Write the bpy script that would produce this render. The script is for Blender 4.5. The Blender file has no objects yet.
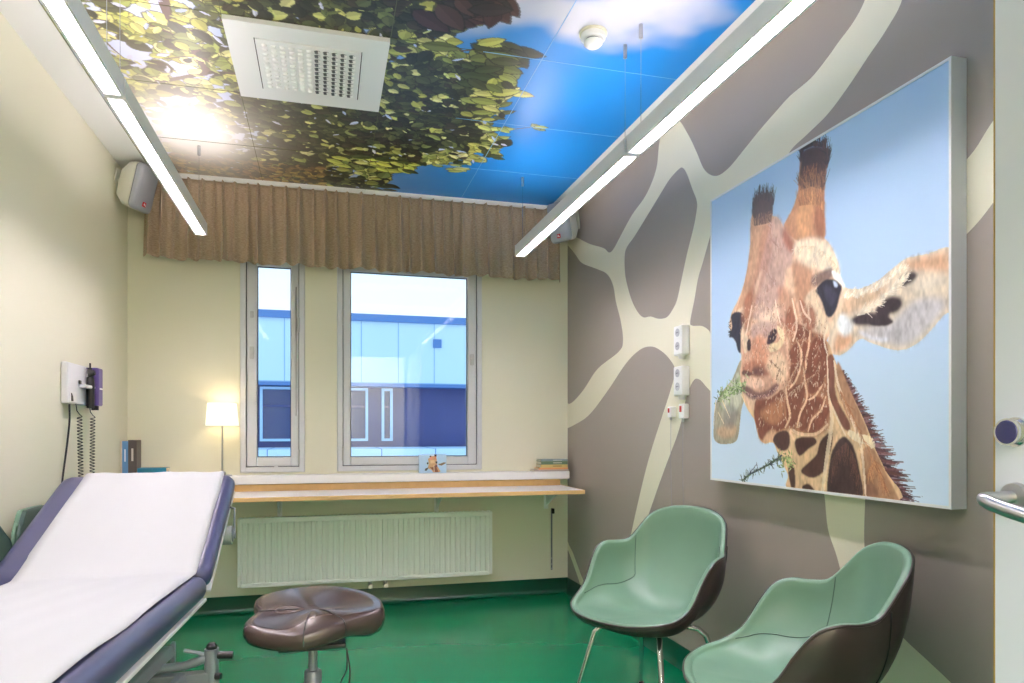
import bpy, bmesh, math, random
import numpy as np
from mathutils import Vector, Matrix
from mathutils.geometry import tessellate_polygon
random.seed(7); rng = np.random.default_rng(11)
SC = bpy.context.scene
COL = SC.collection
PI = math.pi

# ------------------------------------------------------------ room measures (metres)
XL, XR, YB, H = -1.12, 1.61, 4.53, 2.60      # left wall, right wall, window wall, ceiling
YF = -0.42                                   # wall with the entrance door
EYE = 1.10

# measured photograph -> true point on a known plane of the room (for flat printed surfaces only)
FOC, YAW, HOR = 697.0, math.radians(15), 432.0
_s, _c = math.sin(YAW), math.cos(YAW)
def ray(px, py):
    u = px - 512.0
    return (FOC*_s + u*_c, FOC*_c - u*_s, HOR - py)
def on_x(px, py, X):
    r = ray(px, py); t = X/r[0]; return (X, t*r[1], EYE + t*r[2])
def on_z(px, py, Z):
    r = ray(px, py); t = (Z-EYE)/r[2]; return (t*r[0], t*r[1], Z)

def lin(c):
    """sRGB 0-255 triple to linear"""
    o = []
    for v in c:
        v /= 255.0
        o.append(v/12.92 if v <= 0.04045 else ((v+0.055)/1.055)**2.4)
    return tuple(o)

# ------------------------------------------------------------ materials
def mat(name, rgb, rough=0.5, metal=0.0, spec=0.5, noise=None, bump=None, coat=0.0, emit=None, sheen=0.0, trans=0.0, colour2=None):
    m = bpy.data.materials.new(name); m.use_nodes = True
    nt = m.node_tree; b = nt.nodes['Principled BSDF']
    col = (*lin(rgb), 1)
    b.inputs['Base Color'].default_value = col
    b.inputs['Roughness'].default_value = rough
    b.inputs['Metallic'].default_value = metal
    b.inputs['Specular IOR Level'].default_value = spec
    b.inputs['Coat Weight'].default_value = coat
    b.inputs['Sheen Weight'].default_value = sheen
    if trans: b.inputs['Transmission Weight'].default_value = trans
    tc = nt.nodes.new('ShaderNodeTexCoord')
    if noise:      # (scale, amount) : gentle variation of the surface's own colour
        n = nt.nodes.new('ShaderNodeTexNoise'); n.inputs['Scale'].default_value = noise[0]; n.inputs['Detail'].default_value = 5
        nt.links.new(tc.outputs['Object'], n.inputs['Vector'])
        mx = nt.nodes.new('ShaderNodeMix'); mx.data_type = 'RGBA'
        mx.inputs[6].default_value = col
        c2 = lin(colour2) if colour2 else tuple(v*(1-noise[1]) for v in col[:3])
        mx.inputs[7].default_value = (*c2, 1)
        nt.links.new(n.outputs['Fac'], mx.inputs[0]); nt.links.new(mx.outputs[2], b.inputs['Base Color'])
    if bump:       # (scale, strength, distance)
        n = nt.nodes.new('ShaderNodeTexNoise'); n.inputs['Scale'].default_value = bump[0]; n.inputs['Detail'].default_value = 4
        nt.links.new(tc.outputs['Object'], n.inputs['Vector'])
        bp = nt.nodes.new('ShaderNodeBump'); bp.inputs['Strength'].default_value = bump[1]; bp.inputs['Distance'].default_value = bump[2]
        nt.links.new(n.outputs['Fac'], bp.inputs['Height']); nt.links.new(bp.outputs['Normal'], b.inputs['Normal'])
    if emit:
        b.inputs['Emission Color'].default_value = (*lin(emit[0]), 1)
        b.inputs['Emission Strength'].default_value = emit[1]
    return m

def attr_mat(name, rough=0.5, spec=0.4, coat=0.0):
    m = mat(name, (200, 200, 200), rough, spec=spec, coat=coat)
    nt = m.node_tree; a = nt.nodes.new('ShaderNodeAttribute'); a.attribute_name = 'print'
    nt.links.new(a.outputs['Color'], nt.nodes['Principled BSDF'].inputs['Base Color'])
    return m

def glass_mat(name, tint=(0.93, 0.97, 1.0), gloss=0.05):
    m = bpy.data.materials.new(name); m.use_nodes = True; nt = m.node_tree; nt.nodes.clear()
    out = nt.nodes.new('ShaderNodeOutputMaterial'); mix = nt.nodes.new('ShaderNodeMixShader')
    tr = nt.nodes.new('ShaderNodeBsdfTransparent'); tr.inputs['Color'].default_value = (*tint, 1)
    gl = nt.nodes.new('ShaderNodeBsdfGlossy'); gl.inputs['Roughness'].default_value = 0.02
    fr = nt.nodes.new('ShaderNodeFresnel'); fr.inputs['IOR'].default_value = 1.45
    nt.links.new(fr.outputs[0], mix.inputs[0]); nt.links.new(tr.outputs[0], mix.inputs[1]); nt.links.new(gl.outputs[0], mix.inputs[2])
    nt.links.new(mix.outputs[0], out.inputs['Surface'])
    return m

# ------------------------------------------------------------ mesh helpers
def new_obj(name, me, m, parent=None, smooth=False):
    o = bpy.data.objects.new(name, me); COL.objects.link(o)
    if m is not None:
        for mm in (m if isinstance(m, (list, tuple)) else [m]): me.materials.append(mm)
    if parent is not None: o.parent = parent
    if smooth: me.polygons.foreach_set('use_smooth', [True]*len(me.polygons))
    return o
def obj(name, bm, m, parent=None, smooth=False, bevel=0, auto=None, seg=2):
    bmesh.ops.recalc_face_normals(bm, faces=bm.faces[:])
    me = bpy.data.meshes.new(name); bm.to_mesh(me); bm.free()
    o = new_obj(name, me, m, parent, smooth)
    if bevel:
        md = o.modifiers.new('bevel', 'BEVEL'); md.width = bevel; md.segments = seg; md.limit_method = 'ANGLE'; md.angle_limit = math.radians(40)
    if auto is not None and smooth:
        try: me.set_sharp_from_angle(angle=math.radians(auto))
        except Exception: pass
    return o
def BM(): return bmesh.new()
def box(bm, x0, x1, y0, y1, z0, z1, mi=0, M=None):
    v = [bm.verts.new((x, y, z)) for z in (z0, z1) for y in (y0, y1) for x in (x0, x1)]
    if M is not None:
        for q in v: q.co = M @ q.co
    for f in ((0,2,3,1), (4,5,7,6), (0,1,5,4), (2,6,7,3), (0,4,6,2), (1,3,7,5)):
        bm.faces.new([v[i] for i in f]).material_index = mi
    return v
def loft(bm, rings, cap0=True, cap1=True, closed=True, mi=0):
    R = [[bm.verts.new(p) for p in r] for r in rings]
    n = len(R[0])
    for a, b in zip(R, R[1:]):
        for i in range(n if closed else n-1):
            j = (i+1) % n
            bm.faces.new((a[i], a[j], b[j], b[i])).material_index = mi
    if cap0: bm.faces.new(R[0][::-1]).material_index = mi
    if cap1: bm.faces.new(R[-1]).material_index = mi
    return R
def tube(bm, pts, r, n=12, closed=False, mi=0, caps=True):
    pts = [Vector(p) for p in pts]; N = len(pts)
    rr = r if isinstance(r, (list, tuple)) else [r]*N
    T = []
    for i in range(N):
        a = pts[i-1] if (i > 0 or closed) else pts[i]; b = pts[(i+1) % N] if (i < N-1 or closed) else pts[i]
        T.append((b-a).normalized())
    up = Vector((0, 0, 1)) if abs(T[0].z) < 0.9 else Vector((1, 0, 0))
    nrm = (up - T[0]*up.dot(T[0])).normalized(); rings = []
    for i in range(N):
        nrm = (nrm - T[i]*nrm.dot(T[i])).normalized(); bn = T[i].cross(nrm)
        rings.append([pts[i] + (nrm*math.cos(2*PI*k/n) + bn*math.sin(2*PI*k/n))*rr[i] for k in range(n)])
    if closed: rings.append(rings[0])
    return loft(bm, rings, caps and not closed, caps and not closed, mi=mi)
def cyl(bm, p0, p1, r0, r1=None, n=20, mi=0): return tube(bm, [p0, p1], [r0, r0 if r1 is None else r1], n, mi=mi)
def lathe(bm, prof, cx=0, cy=0, n=32, mi=0, M=None):
    rings = [[Vector((cx + r*math.cos(2*PI*k/n), cy + r*math.sin(2*PI*k/n), z)) for k in range(n)] for r, z in prof]
    if M is not None: rings = [[M @ p for p in r] for r in rings]
    return loft(bm, rings, mi=mi)
def rounded(w, h, r, seg=5):
    pts = []
    for cx, cy, a0 in ((w/2-r, h/2-r, 0), (-w/2+r, h/2-r, 90), (-w/2+r, -h/2+r, 180), (w/2-r, -h/2+r, 270)):
        for k in range(seg+1):
            a = math.radians(a0 + 90*k/seg); pts.append((cx + r*math.cos(a), cy + r*math.sin(a)))
    return pts
def thing(name, label, cat, loc=(0, 0, 0), rotz=0, group=None):
    o = bpy.data.objects.new(name, None); COL.objects.link(o); o.empty_display_size = 0.1
    o.location = loc; o.rotation_euler = (0, 0, rotz); o['label'] = label; o['category'] = cat
    if group: o['group'] = group
    return o
def tag(o, label, cat, group=None):
    o['label'] = label; o['category'] = cat
    if group: o['group'] = group
    return o
def struct(o): o['kind'] = 'structure'; return o
def copy_tree(o, parent=None):
    c = o.copy(); COL.objects.link(c)
    if parent is not None: c.parent = parent
    for ch in list(o.children): copy_tree(ch, c)
    return c
def catmull(P, closed=True, sub=6):
    P = [np.array(p, float) for p in P]; n = len(P); out = []
    for i in range(n if closed else n-1):
        p0, p1, p2, p3 = (P[(i-1) % n], P[i], P[(i+1) % n], P[(i+2) % n]) if closed else (P[max(i-1, 0)], P[i], P[i+1], P[min(i+2, n-1)])
        for k in range(sub):
            t = k/sub
            out.append(0.5*((2*p1)+(-p0+p2)*t+(2*p0-5*p1+4*p2-p3)*t*t+(-p0+3*p1-3*p2+p3)*t**3))
    if not closed: out.append(P[-1])
    return [tuple(q) for q in out]

# ------------------------------------------------------------ colours
M = {}
M['cream'] = mat('cream wall paint', (231, 228, 206), 0.65, noise=(2.5, 0.03), bump=(260, 0.05, 0.001))
M['white_ceiling'] = mat('white ceiling paint', (232, 232, 230), 0.7)
M['mural_cream'] = mat('mural cream vinyl', (230, 227, 204), 0.5, noise=(3, 0.03))
M['mural_taupe'] = mat('mural taupe vinyl', (158, 149, 140), 0.45, noise=(6, 0.05))
M['floor'] = mat('green sheet flooring', (0, 120, 80), 0.22, noise=(5.0, 0.2), spec=0.5, colour2=(0, 116, 77))
M['skirting'] = mat('dark green skirting', (0, 74, 54), 0.3, noise=(8, 0.1))
M['white'] = mat('white lacquer', (236, 236, 234), 0.35)
M['frame'] = mat('window frame paint', (212, 214, 218), 0.35)
M['gasket'] = mat('window rubber gasket', (70, 74, 82), 0.6)
M['alu'] = mat('anodised aluminium', (198, 200, 202), 0.38, metal=0.35, spec=0.5)
M['steel'] = mat('polished chrome', (215, 216, 218), 0.12, metal=1)
M['satin'] = mat('satin steel', (190, 190, 192), 0.28, metal=1, bump=(400, 0.05, 0.0005))
M['grey_metal'] = mat('grey powder coated steel', (128, 134, 142), 0.4, metal=0.3)
M['black'] = mat('black plastic', (24, 24, 26), 0.4)
M['birch'] = mat('birch edge', (232, 196, 138), 0.5, noise=(18, 0.15), colour2=(214, 172, 112))
M['desk_white'] = mat('white laminate', (240, 240, 240), 0.3)
M['radiator'] = mat('radiator enamel', (242, 244, 242), 0.35)
M['glass'] = glass_mat('window glass')
M['red'] = mat('red plastic', (205, 40, 45), 0.4)
# ============================================================ THE SETTING
bm = BM(); box(bm, XL-0.1, XR+0.1, YF-0.12, YB+0.12, -0.12, 0.0); struct(obj('floor', bm, M['floor']))
M['corridor_floor'] = mat('light grey corridor flooring', (196, 192, 190), 0.3)
bm = BM(); box(bm, XL-0.1, XR+0.1, -2.2, YF-0.12, -0.12, 0.0); struct(obj('floor_corridor', bm, M['corridor_floor']))
bm = BM(); box(bm, XL-0.12, XL, YF-0.02, YB+0.12, 0, H+0.1); struct(obj('wall_left', bm, M['cream']))

# window wall with two openings
W1 = (-0.502, -0.122); W2 = (0.072, 1.007); WZ = (0.850, 2.22)
bm = BM()
T = YB + 0.14
for x0, x1, z0, z1 in ((XL, W1[0], 0, H+0.1), (W1[1], W2[0], 0, H+0.1), (W2[1], XR, 0, H+0.1),
                       (W1[0], W1[1], 0, WZ[0]), (W1[0], W1[1], WZ[1], H+0.1), (W2[0], W2[1], 0, WZ[0]), (W2[0], W2[1], WZ[1], H+0.1)):
    box(bm, x0, x1, YB, T, z0, z1)
struct(obj('wall_back', bm, M['cream']))

# entrance wall behind the viewpoint, with a doorway and a piece of corridor beyond it
bm = BM()
box(bm, XL, -0.14, YF-0.12, YF, 0, H+0.1); box(bm, 1.12, XR, YF-0.12, YF, 0, H+0.1); box(bm, -0.14, 1.12, YF-0.12, YF, 2.12, H+0.1)
struct(obj('wall_front', bm, M['cream']))
bm = BM(); box(bm, XL, XR, -2.2, -2.1, 0, H+0.1); box(bm, XL-0.12, XL, -2.2, YF-0.12, 0, H+0.1); box(bm, XR, XR+0.12, -2.2, YF-0.12, 0, H+0.1)
struct(obj('wall_corridor', bm, M['cream']))

# right wall: cream vinyl with the brown patches of a giraffe coat
PATCH = [
 [(659,145),(656,170),(646,195),(632,215),(620,237),(613.5,249),(609,252.5),(603.5,248),(590,244),(580,239),(572,234),(564,222),(556,150),(600,100),(662,90),(662,125)],
 [(683,168),(687,174),(692,188),(697,202),(696,215),(693,230),(687,254),(681,282),(677,300),(672.7,309.4),(666.8,317.2),(658.6,318.7),(650.5,316.5),(643.4,317.3),(637.6,311.7),(631.7,300),(627,284),(625,272),(624.7,256),(627,247),(634.7,236),(647,216),(659.5,195.5),(669.5,179.5),(679,169)],
 [(682.8,125),(690.6,139),(697,153),(704.7,170),(715.6,176),(728,168.7),(743.7,150),(759,131),(775,112.5),(790,96),(811,78),(828,57),(837.9,43),(854.7,20),(866.4,-4),(876,-40),(880,-90),(790,-60),(720,20),(690,70),(674,108)],
 [(904,-6),(888,27),(868,57),(848,87),(827.8,114),(807.6,134),(789,153),(780,180),(800,205),(860,215),(930,190),(968,158),(991,124),(1020,85),(1060,35),(1080,-120),(960,-150),(918,-80)],
 [(866,480),(864.2,532),(865.4,557),(868,580),(880,612),(904.5,639),(927.6,660.5),(952.5,684),(1000,730),(1080,760),(1080,75),(1040,135),(991.5,205),(968,233),(930,270),(880,350),(868,440)],
 [(693.5,380.7),(699.6,379.6),(706.6,387),(714,394),(730,402),(800,440),(820,470),(824.5,495),(828,529),(837,557),(845,591),(850,630),(840,720),(780,760),(700,700),(668,635),(652,606),(643,572),(642,537.6),(653.7,500),(665.4,467),(679,430),(686.5,397)],
 [(651,346.5),(660.7,350.5),(670,359.6),(675,371),(670,392),(660.7,420.6),(649,458),(639.6,495.6),(630,540),(624,580),(620,640),(600,650),(587,592),(580,572),(573,553),(566,535),(556,480),(556,434),(569.4,427.5),(588,416),(606.8,392),(625.6,364),(639.6,350)],
 [(556,545),(566,548),(571,558),(580,584),(586,605),(575,640),(556,600)],
 [(552,230),(567.5,245),(575,254),(582,263),(597,269),(607,274),(613,285),(616,302),(620.9,322),(623,341),(618.5,352),(597.5,369),(583.4,390),(571.7,402.7),(565,402),(552,392)],
 [(712.3,231),(709.3,239.5),(703,262),(698,279),(694.4,300),(690.3,321),(692,325.5),(702,326),(709,330.5),(714,338),(735,330),(740,240),(722,222)],
]
def clip(poly, axis, lim, keep_less):
    out = []
    for i in range(len(poly)):
        a, b = poly[i-1], poly[i]
        ina = (a[axis] <= lim) == keep_less or a[axis] == lim; inb = (b[axis] <= lim) == keep_less or b[axis] == lim
        if ina != inb:
            t = (lim-a[axis])/(b[axis]-a[axis]); out.append(tuple(a[k]+(b[k]-a[k])*t for k in (0, 1)))
        if inb: out.append(b)
    return out
bm = BM(); box(bm, XR, XR+0.12, YF-0.02, YB+0.12, 0, H+0.1)
for P in PATCH:
    Q = [on_x(px, py, XR)[1:] for px, py in P]
    Q = [(float(a), float(b)) for a, b in catmull(Q, True, 5)]
    for ax, lim, less in ((0, YB-0.0005, True), (1, H-0.002, True), (1, 0.09, False), (0, YF, False)):
        Q = clip(Q, ax, lim, less)
    pts = [Vector((XR-0.0002, y, z)) for y, z in Q]; vs = [bm.verts.new(p) for p in pts]
    for tri in tessellate_polygon([[Vector((y, z, 0)) for y, z in Q]]):
        try: bm.faces.new([vs[i] for i in tri]).material_index = 1
        except ValueError: pass
o = struct(obj('wall_right', bm, [M['mural_cream'], M['mural_taupe']]))

# skirting: the floor sheet coved up the walls
def cove(bm, p0, p1, nrm):
    prof = [(0.001, 0.102), (0.004, 0.102), (0.004, 0.03), (0.010, 0.012), (0.026, 0.001), (0.001, 0.001)]
    r = [[Vector((p[0]+nrm[0]*d, p[1]+nrm[1]*d, z)) for d, z in prof] for p in (p0, p1)]
    loft(bm, r)
for nm, a, b, nrm in (('baseboard_left', (XL, YF), (XL, YB), (1, 0)), ('baseboard_right', (XR, YF), (XR, YB), (-1, 0)), ('baseboard_back', (XL, YB), (XR, YB), (0, -1))):
    bm = BM(); cove(bm, a, b, nrm); struct(obj(nm, bm, M['skirting'], smooth=True, auto=50))

# ------------------------------------------------------------ raster painting into a vertex-coloured sheet
class Canvas:
    def __init__(s, w, h, nx, ny):           # metres, samples
        s.w, s.h, s.nx, s.ny = w, h, nx, ny
        s.a = np.zeros((ny, nx, 3)); s.dx = w/(nx-1); s.dy = h/(ny-1)
    def mask(s, poly, box_=None):
        P = np.array(poly, float); 
        x0 = max(int((P[:, 0].min())/s.dx)-1, 0); x1 = min(int(P[:, 0].max()/s.dx)+2, s.nx)
        y0 = max(int((P[:, 1].min())/s.dy)-1, 0); y1 = min(int(P[:, 1].max()/s.dy)+2, s.ny)
        if x1 <= x0 or y1 <= y0: return None
        X, Y = np.meshgrid(np.arange(x0, x1)*s.dx, np.arange(y0, y1)*s.dy)
        ins = np.zeros(X.shape, bool); n = len(P)
        for i in range(n):
            ax, ay = P[i-1]; bx, by = P[i]
            if ay == by: continue
            c = ((ay > Y) != (by > Y)) & (X < (bx-ax)*(Y-ay)/(by-ay)+ax)
            ins ^= c
        return ins.astype(float), slice(y0, y1), slice(x0, x1)
    def fill(s, poly, rgb, alpha=1.0, soft=0, ragged=0.0):
        P = poly
        if soft: pad = True
        r = s.mask(P)
        if r is None: return
        m, sy, sx = r
        if soft:
            k = int(soft)*2
            y0, y1, x0, x1 = max(sy.start-k, 0), min(sy.stop+k, s.ny), max(sx.start-k, 0), min(sx.stop+k, s.nx)
            mm = np.zeros((y1-y0, x1-x0)); mm[sy.start-y0:sy.stop-y0, sx.start-x0:sx.stop-x0] = m
            m = blur(mm, soft); sy, sx = slice(y0, y1), slice(x0, x1)
        c = np.array(lin(rgb)); a = (m*alpha)[..., None]
        s.a[sy, sx] = s.a[sy, sx]*(1-a) + c*a
    def stroke(s, p, q, w0, w1, rgb, alpha=1.0):
        p = np.array(p, float); q = np.array(q, float); d = q-p; L = np.hypot(*d)
        if L < 1e-6: return
        nrm = np.array([-d[1], d[0]])/L
        s.fill([p+nrm*w0, p-nrm*w0, q-nrm*w1, q+nrm*w1], rgb, alpha)
    def sheet(s, bm_name, pos, m, parent=None, sub=None):
        ny, nx = s.ny, s.nx
        V = pos(np.arange(nx)*s.dx, np.arange(ny)*s.dy)          # (ny,nx,3)
        me = bpy.data.meshes.new(bm_name); n = nx*ny
        me.vertices.add(n); me.vertices.foreach_set('co', V.reshape(-1).astype(np.float32))
        idx = np.arange(n).reshape(ny, nx); q = np.stack([idx[:-1, :-1], idx[:-1, 1:], idx[1:, 1:], idx[1:, :-1]], -1).reshape(-1, 4)
        me.loops.add(q.size); me.loops.foreach_set('vertex_index', q.reshape(-1).astype(np.int32))
        me.polygons.add(len(q)); me.polygons.foreach_set('loop_start', (np.arange(len(q))*4).astype(np.int32))
        me.update(calc_edges=True)
        at = me.color_attributes.new('print', 'FLOAT_COLOR', 'POINT')
        c = np.ones((n, 4), np.float32); c[:, :3] = np.clip(s.a.reshape(-1, 3), 0, 1); at.data.foreach_set('color', c.reshape(-1))
        return new_obj(bm_name, me, m, parent)
def blur(m, r):
    r = int(max(1, r)); k = np.exp(-0.5*(np.arange(-2*r, 2*r+1)/r)**2); k /= k.sum()
    m = np.apply_along_axis(lambda v: np.convolve(v, k, 'same'), 0, m)
    return np.apply_along_axis(lambda v: np.convolve(v, k, 'same'), 1, m)
def vnoise(ny, nx, cy, cx, seed, octv=3):
    r = np.random.default_rng(seed); out = np.zeros((ny, nx)); amp = 1; tot = 0
    for o_ in range(octv):
        gy, gx = int(cy*2**o_)+2, int(cx*2**o_)+2
        g = r.random((gy, gx)); y = np.linspace(0, gy-1.001, ny); x = np.linspace(0, gx-1.001, nx)
        yi = y.astype(int); xi = x.astype(int); fy = (y-yi)[:, None]; fx = (x-xi)[None]
        fy = fy*fy*(3-2*fy); fx = fx*fx*(3-2*fx)
        a = g[yi][:, xi]; b = g[yi][:, xi+1]; c = g[yi+1][:, xi]; d = g[yi+1][:, xi+1]
        out += amp*((a*(1-fx)+b*fx)*(1-fy)+(c*(1-fx)+d*fx)*fy); tot += amp; amp *= 0.5
    return out/tot

# ------------------------------------------------------------ ceiling with the printed tree and sky tiles
CX0, CX1, CY0, CY1 = -0.96, 1.44, 0.876, 4.476
cv = Canvas(CX1-CX0, CY1-CY0, 601, 901)
U = np.arange(cv.nx)*cv.dx + CX0; Vv = np.arange(cv.ny)*cv.dy + CY0
XX, YY = np.meshgrid(U, Vv)
def cpt(px, py):
    p = on_z(px, py, H); return (p[0]-CX0, p[1]-CY0)
# sky of the printed picture: violet blue on the tree side to strong azure on the right
k = np.clip((XX+0.25)/1.0, 0, 1)[..., None]
skyA, skyB = np.array(lin((128, 164, 226))), np.array(lin((22, 134, 214)))
cv.a[:] = skyA*(1-k) + skyB*k
n1 = vnoise(cv.ny, cv.nx, 9, 6, 3, 4)
# printed clouds near the smoke detector
for (px, py, rx, ry, al) in ((610, 22, 0.34, 0.22, 1.0), (530, 5, 0.18, 0.16, 0.9), (650, 5, 0.28, 0.22, 0.9), (500, -10, 0.3, 0.3, .8), (600, -60, 0.5, 0.35, .9)):
    cx, cy = cpt(px, py); d = ((XX-CX0-cx)/rx)**2 + ((YY-CY0-cy)/ry)**2
    a = (np.clip(1.25-d-(n1-0.5)*2.6, 0, 1)*al)[..., None]; a = a*a*(3-2*a)
    cv.a = cv.a*(1-a) + np.array(lin((204, 205, 216)))*a
# pale haze over the tree side
a = np.clip(1-((XX+0.9)/1.3)**2, 0, 1)[..., None]*0.75
cv.a = cv.a*(1-a) + np.array(lin((222, 226, 246)))*a
# canopy density
dens = np.zeros((cv.ny, cv.nx))
def area(pts, v, soft=14):
    r = cv.mask([cpt(*p) for p in pts]);
    if r is None: return
    m = np.zeros_like(dens); m[r[1], r[2]] = r[0]; m = blur(m, soft); np.maximum(dens, m*v, out=dens)
area([(60,-30),(470,-60),(500,0),(455,20),(450,55),(520,45),(512,70),(500,90),(498,150),(470,160),(395,168),(362,192),(250,198),(160,190),(40,0)], 1.0, 7)
dark = np.zeros_like(dens)
def darkarea(pts, v, soft=12):
    r = cv.mask([cpt(*p) for p in pts])
    if r is None: return
    m = np.zeros_like(dark); m[r[1], r[2]] = r[0]; m = blur(m, soft); np.maximum(dark, m*v, out=dark)
darkarea([(250,-20),(470,-30),(450,25),(400,30),(250,15)], 1.0)
darkarea([(250,90),(380,105),(395,60),(450,55),(470,100),(480,140),(420,150),(330,160),(250,130)], 1.0)
darkarea([(215,165),(380,180),(360,200),(160,195)], 0.7)
darkarea([(210,130),(330,140),(330,190),(230,175)], 0.5)
GL = cpt(196, 136)                       # where the printed sun stands behind the leaves
GREENS_D = [(50,54,34),(66,70,42),(38,40,30),(84,88,52),(58,50,38)]
GREENS_L = [(172,174,88),(192,190,116),(140,148,76),(112,122,66),(200,196,134),(160,158,76)]
def leaf(cx, cy, L, w, ang, rgb, alpha=1.0):
    t = np.linspace(0, 1, 9); prof = np.sin(PI*t**0.85)**0.8*w
    up = [(L*(tt-0.5), p) for tt, p in zip(t, prof)]; dn = [(L*(tt-0.5), -p) for tt, p in zip(t[::-1][1:-1], prof[::-1][1:-1])]
    ca, sa = math.cos(ang), math.sin(ang)
    pts = [(cx+x*ca-y*sa, cy+x*sa+y*ca) for x, y in up+dn]
    if L > 0.05:                              # dark rim, then the blade, then one half lighter, as in a backlit leaf
        cv.fill([(cx+(px_-cx)*1.14, cy+(py_-cy)*1.14) for px_, py_ in pts], tuple(v*0.45 for v in rgb), alpha*0.8)
    cv.fill(pts, rgb, alpha)
    if L > 0.05:
        half = [(cx+x*ca-y*sa, cy+x*sa+y*ca) for x, y in up] ; cv.fill(half, tuple(min(255, v*1.16+6) for v in rgb), alpha*0.7)
# branches of the printed tree
BR = (96, 74, 66)
def branch(pts, w0, w1, rgb=BR):
    Q = catmull([cpt(*p) for p in pts], False, 5)
    for i in range(len(Q)-1):
        f0, f1 = i/(len(Q)-1), (i+1)/(len(Q)-1)
        cv.stroke(Q[i], Q[i+1], w0+(w1-w0)*f0, w0+(w1-w0)*f1, rgb)
R = random.Random(5)
def scatter(n, size, pick, keep, alpha=1.0):
    c = 0; tries = 0
    while c < n and tries < n*40:
        tries += 1
        x = R.random()*cv.w; y = 0.0 + R.random()*cv.h; ix, iy = int(x/cv.dx), int(y/cv.dy)
        if R.random() > keep(ix, iy, x, y): continue
        L = size*(0.65+0.7*R.random()); ang = R.gauss(0.25, 0.9)
        rgb = pick(ix, iy); j = 0.9+0.2*R.random()
        leaf(x, y, L, L*(0.24+0.18*R.random()), ang, tuple(min(255, v*j) for v in rgb), alpha); c += 1
def dsun(x, y): return math.hypot((x-GL[0])/0.36, (y-GL[1])/0.42)
open_sky = vnoise(cv.ny, cv.nx, 26, 18, 9, 2)
# back layer: sunlit yellow-green
scatter(2300, 0.080, lambda ix, iy: R.choice(GREENS_L), lambda ix, iy, x, y: dens[iy, ix]*(1 if open_sky[iy, ix] > (0.52 if x < 0.62 else 0.46) else 0.05))
for p, w0, w1 in (([(155,-30),(170,15),(195,50),(208,72)], .022, .016), ([(208,72),(200,50),(165,30),(150,24)], .014, .006), ([(208,72),(175,78),(140,84),(115,82)], .016, .007),
                  ([(208,72),(240,72)], .013, .010), ([(80,18),(96,30),(110,45),(125,58)], .006, .003), ([(96,30),(110,18)], .004, .002), ([(118,100),(160,106),(200,122)], .010, .004),
                  ([(125,98),(140,96)], .004, .002), ([(165,58),(195,54)], .004, .003), ([(190,30),(225,18),(235,20)], .006, .003), ([(270,160),(285,172),(300,180)], .008, .003),
                  ([(320,120),(400,128),(470,132),(535,126)], .012, .002), ([(395,60),(450,52),(500,44)], .008, .003), ([(400,18),(440,22),(455,14)], .008, .004), ([(330,150),(400,160),(470,164)], .007, .002)):
    branch(p, w0, w1)
# mid layer, darker
scatter(1700, 0.085, lambda ix, iy: R.choice(GREENS_D if R.random() < 0.55+0.45*dark[iy, ix] else GREENS_L), lambda ix, iy, x, y: dens[iy, ix]*(0.16+0.84*dark[iy, ix])*(1 if open_sky[iy, ix] > 0.36 else 0.3)*(1 if dsun(x, y) > 1 else .25))
scatter(1500, 0.075, lambda ix, iy: R.choice(GREENS_D), lambda ix, iy, x, y: dark[iy, ix]**2)
scatter(300, 0.065, lambda ix, iy: R.choice(GREENS_L), lambda ix, iy, x, y: dens[iy, ix]*(0.5+0.2*dark[iy, ix]))
# slivers of sky and of sunlit leaf showing through the crown
for _ in range(1900):
    x = R.random()*cv.w; y = R.random()*cv.h; ix, iy = int(x/cv.dx), int(y/cv.dy)
    if R.random() > dens[iy, ix]*(0.35+0.65*open_sky[iy, ix]): continue
    L = 0.018+0.05*R.random(); rgb = R.choice([(176,190,232),(206,208,130),(190,186,106),(96,104,56),(152,160,90),(198,200,226)])
    leaf(x, y, L, L*(0.10+0.12*R.random()), R.gauss(0.4, 1.0), rgb)
scatter(420, 0.06, lambda ix, iy: R.choice(GREENS_D), lambda ix, iy, x, y: dens[iy, ix]*(0.1+0.9*dark[iy, ix]))
# brown-gold fringe by the curtain
scatter(700, 0.05, lambda ix, iy: R.choice([(120,92,44),(84,62,34),(168,140,66),(60,48,30),(150,110,60)]), lambda ix, iy, x, y: dens[iy, ix]*(1 if (y > 3.22 and x < 0.95) else 0))
# separate leaf sprays at the edge of the crown
def spray(pts, n, L, cols, spread):
    Q = [cpt(*p) for p in pts]
    for _ in range(n):
        t = R.random()*(len(Q)-1); i = int(t); f = t-i
        x = Q[i][0]*(1-f)+Q[i+1][0]*f + R.gauss(0, spread); y = Q[i][1]*(1-f)+Q[i+1][1]*f + R.gauss(0, spread)
        l = L*(0.8+0.4*R.random()); leaf(x, y, l, l*0.24, R.gauss(0.3, 0.5), R.choice(cols))
MX = GREENS_D[:2]+[(96,104,52)]+GREENS_L[:3]
spray([(470,85),(495,60),(525,52)], 34, .14, GREENS_D[:2]+[(96,104,52),(60,70,40),(200,198,90)], .035)
spray([(480,110),(500,80),(508,95)], 26, .11, MX, .03)
spray([(430,30),(470,12),(495,6)], 26, .15, [(60,38,38),(44,36,34),(70,48,42)], .03)
spray([(430,45),(450,48)], 6, .12, MX, .02)
spray([(480,128),(512,128),(540,126)], 9, .085, [(200,206,120),(120,130,90),(160,168,90)], .012)
spray([(480,148),(500,155)], 16, .09, GREENS_L[:3]+[(60,66,36)], .03)
spray([(440,166),(468,168)], 6, .09, GREENS_L[:2], .02)
spray([(395,186),(370,192),(345,190)], 20, .10, GREENS_D[:2]+[(90,96,50)], .03)
spray([(490,40),(495,42)], 2, .10, GREENS_L[:1], .01)
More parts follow.
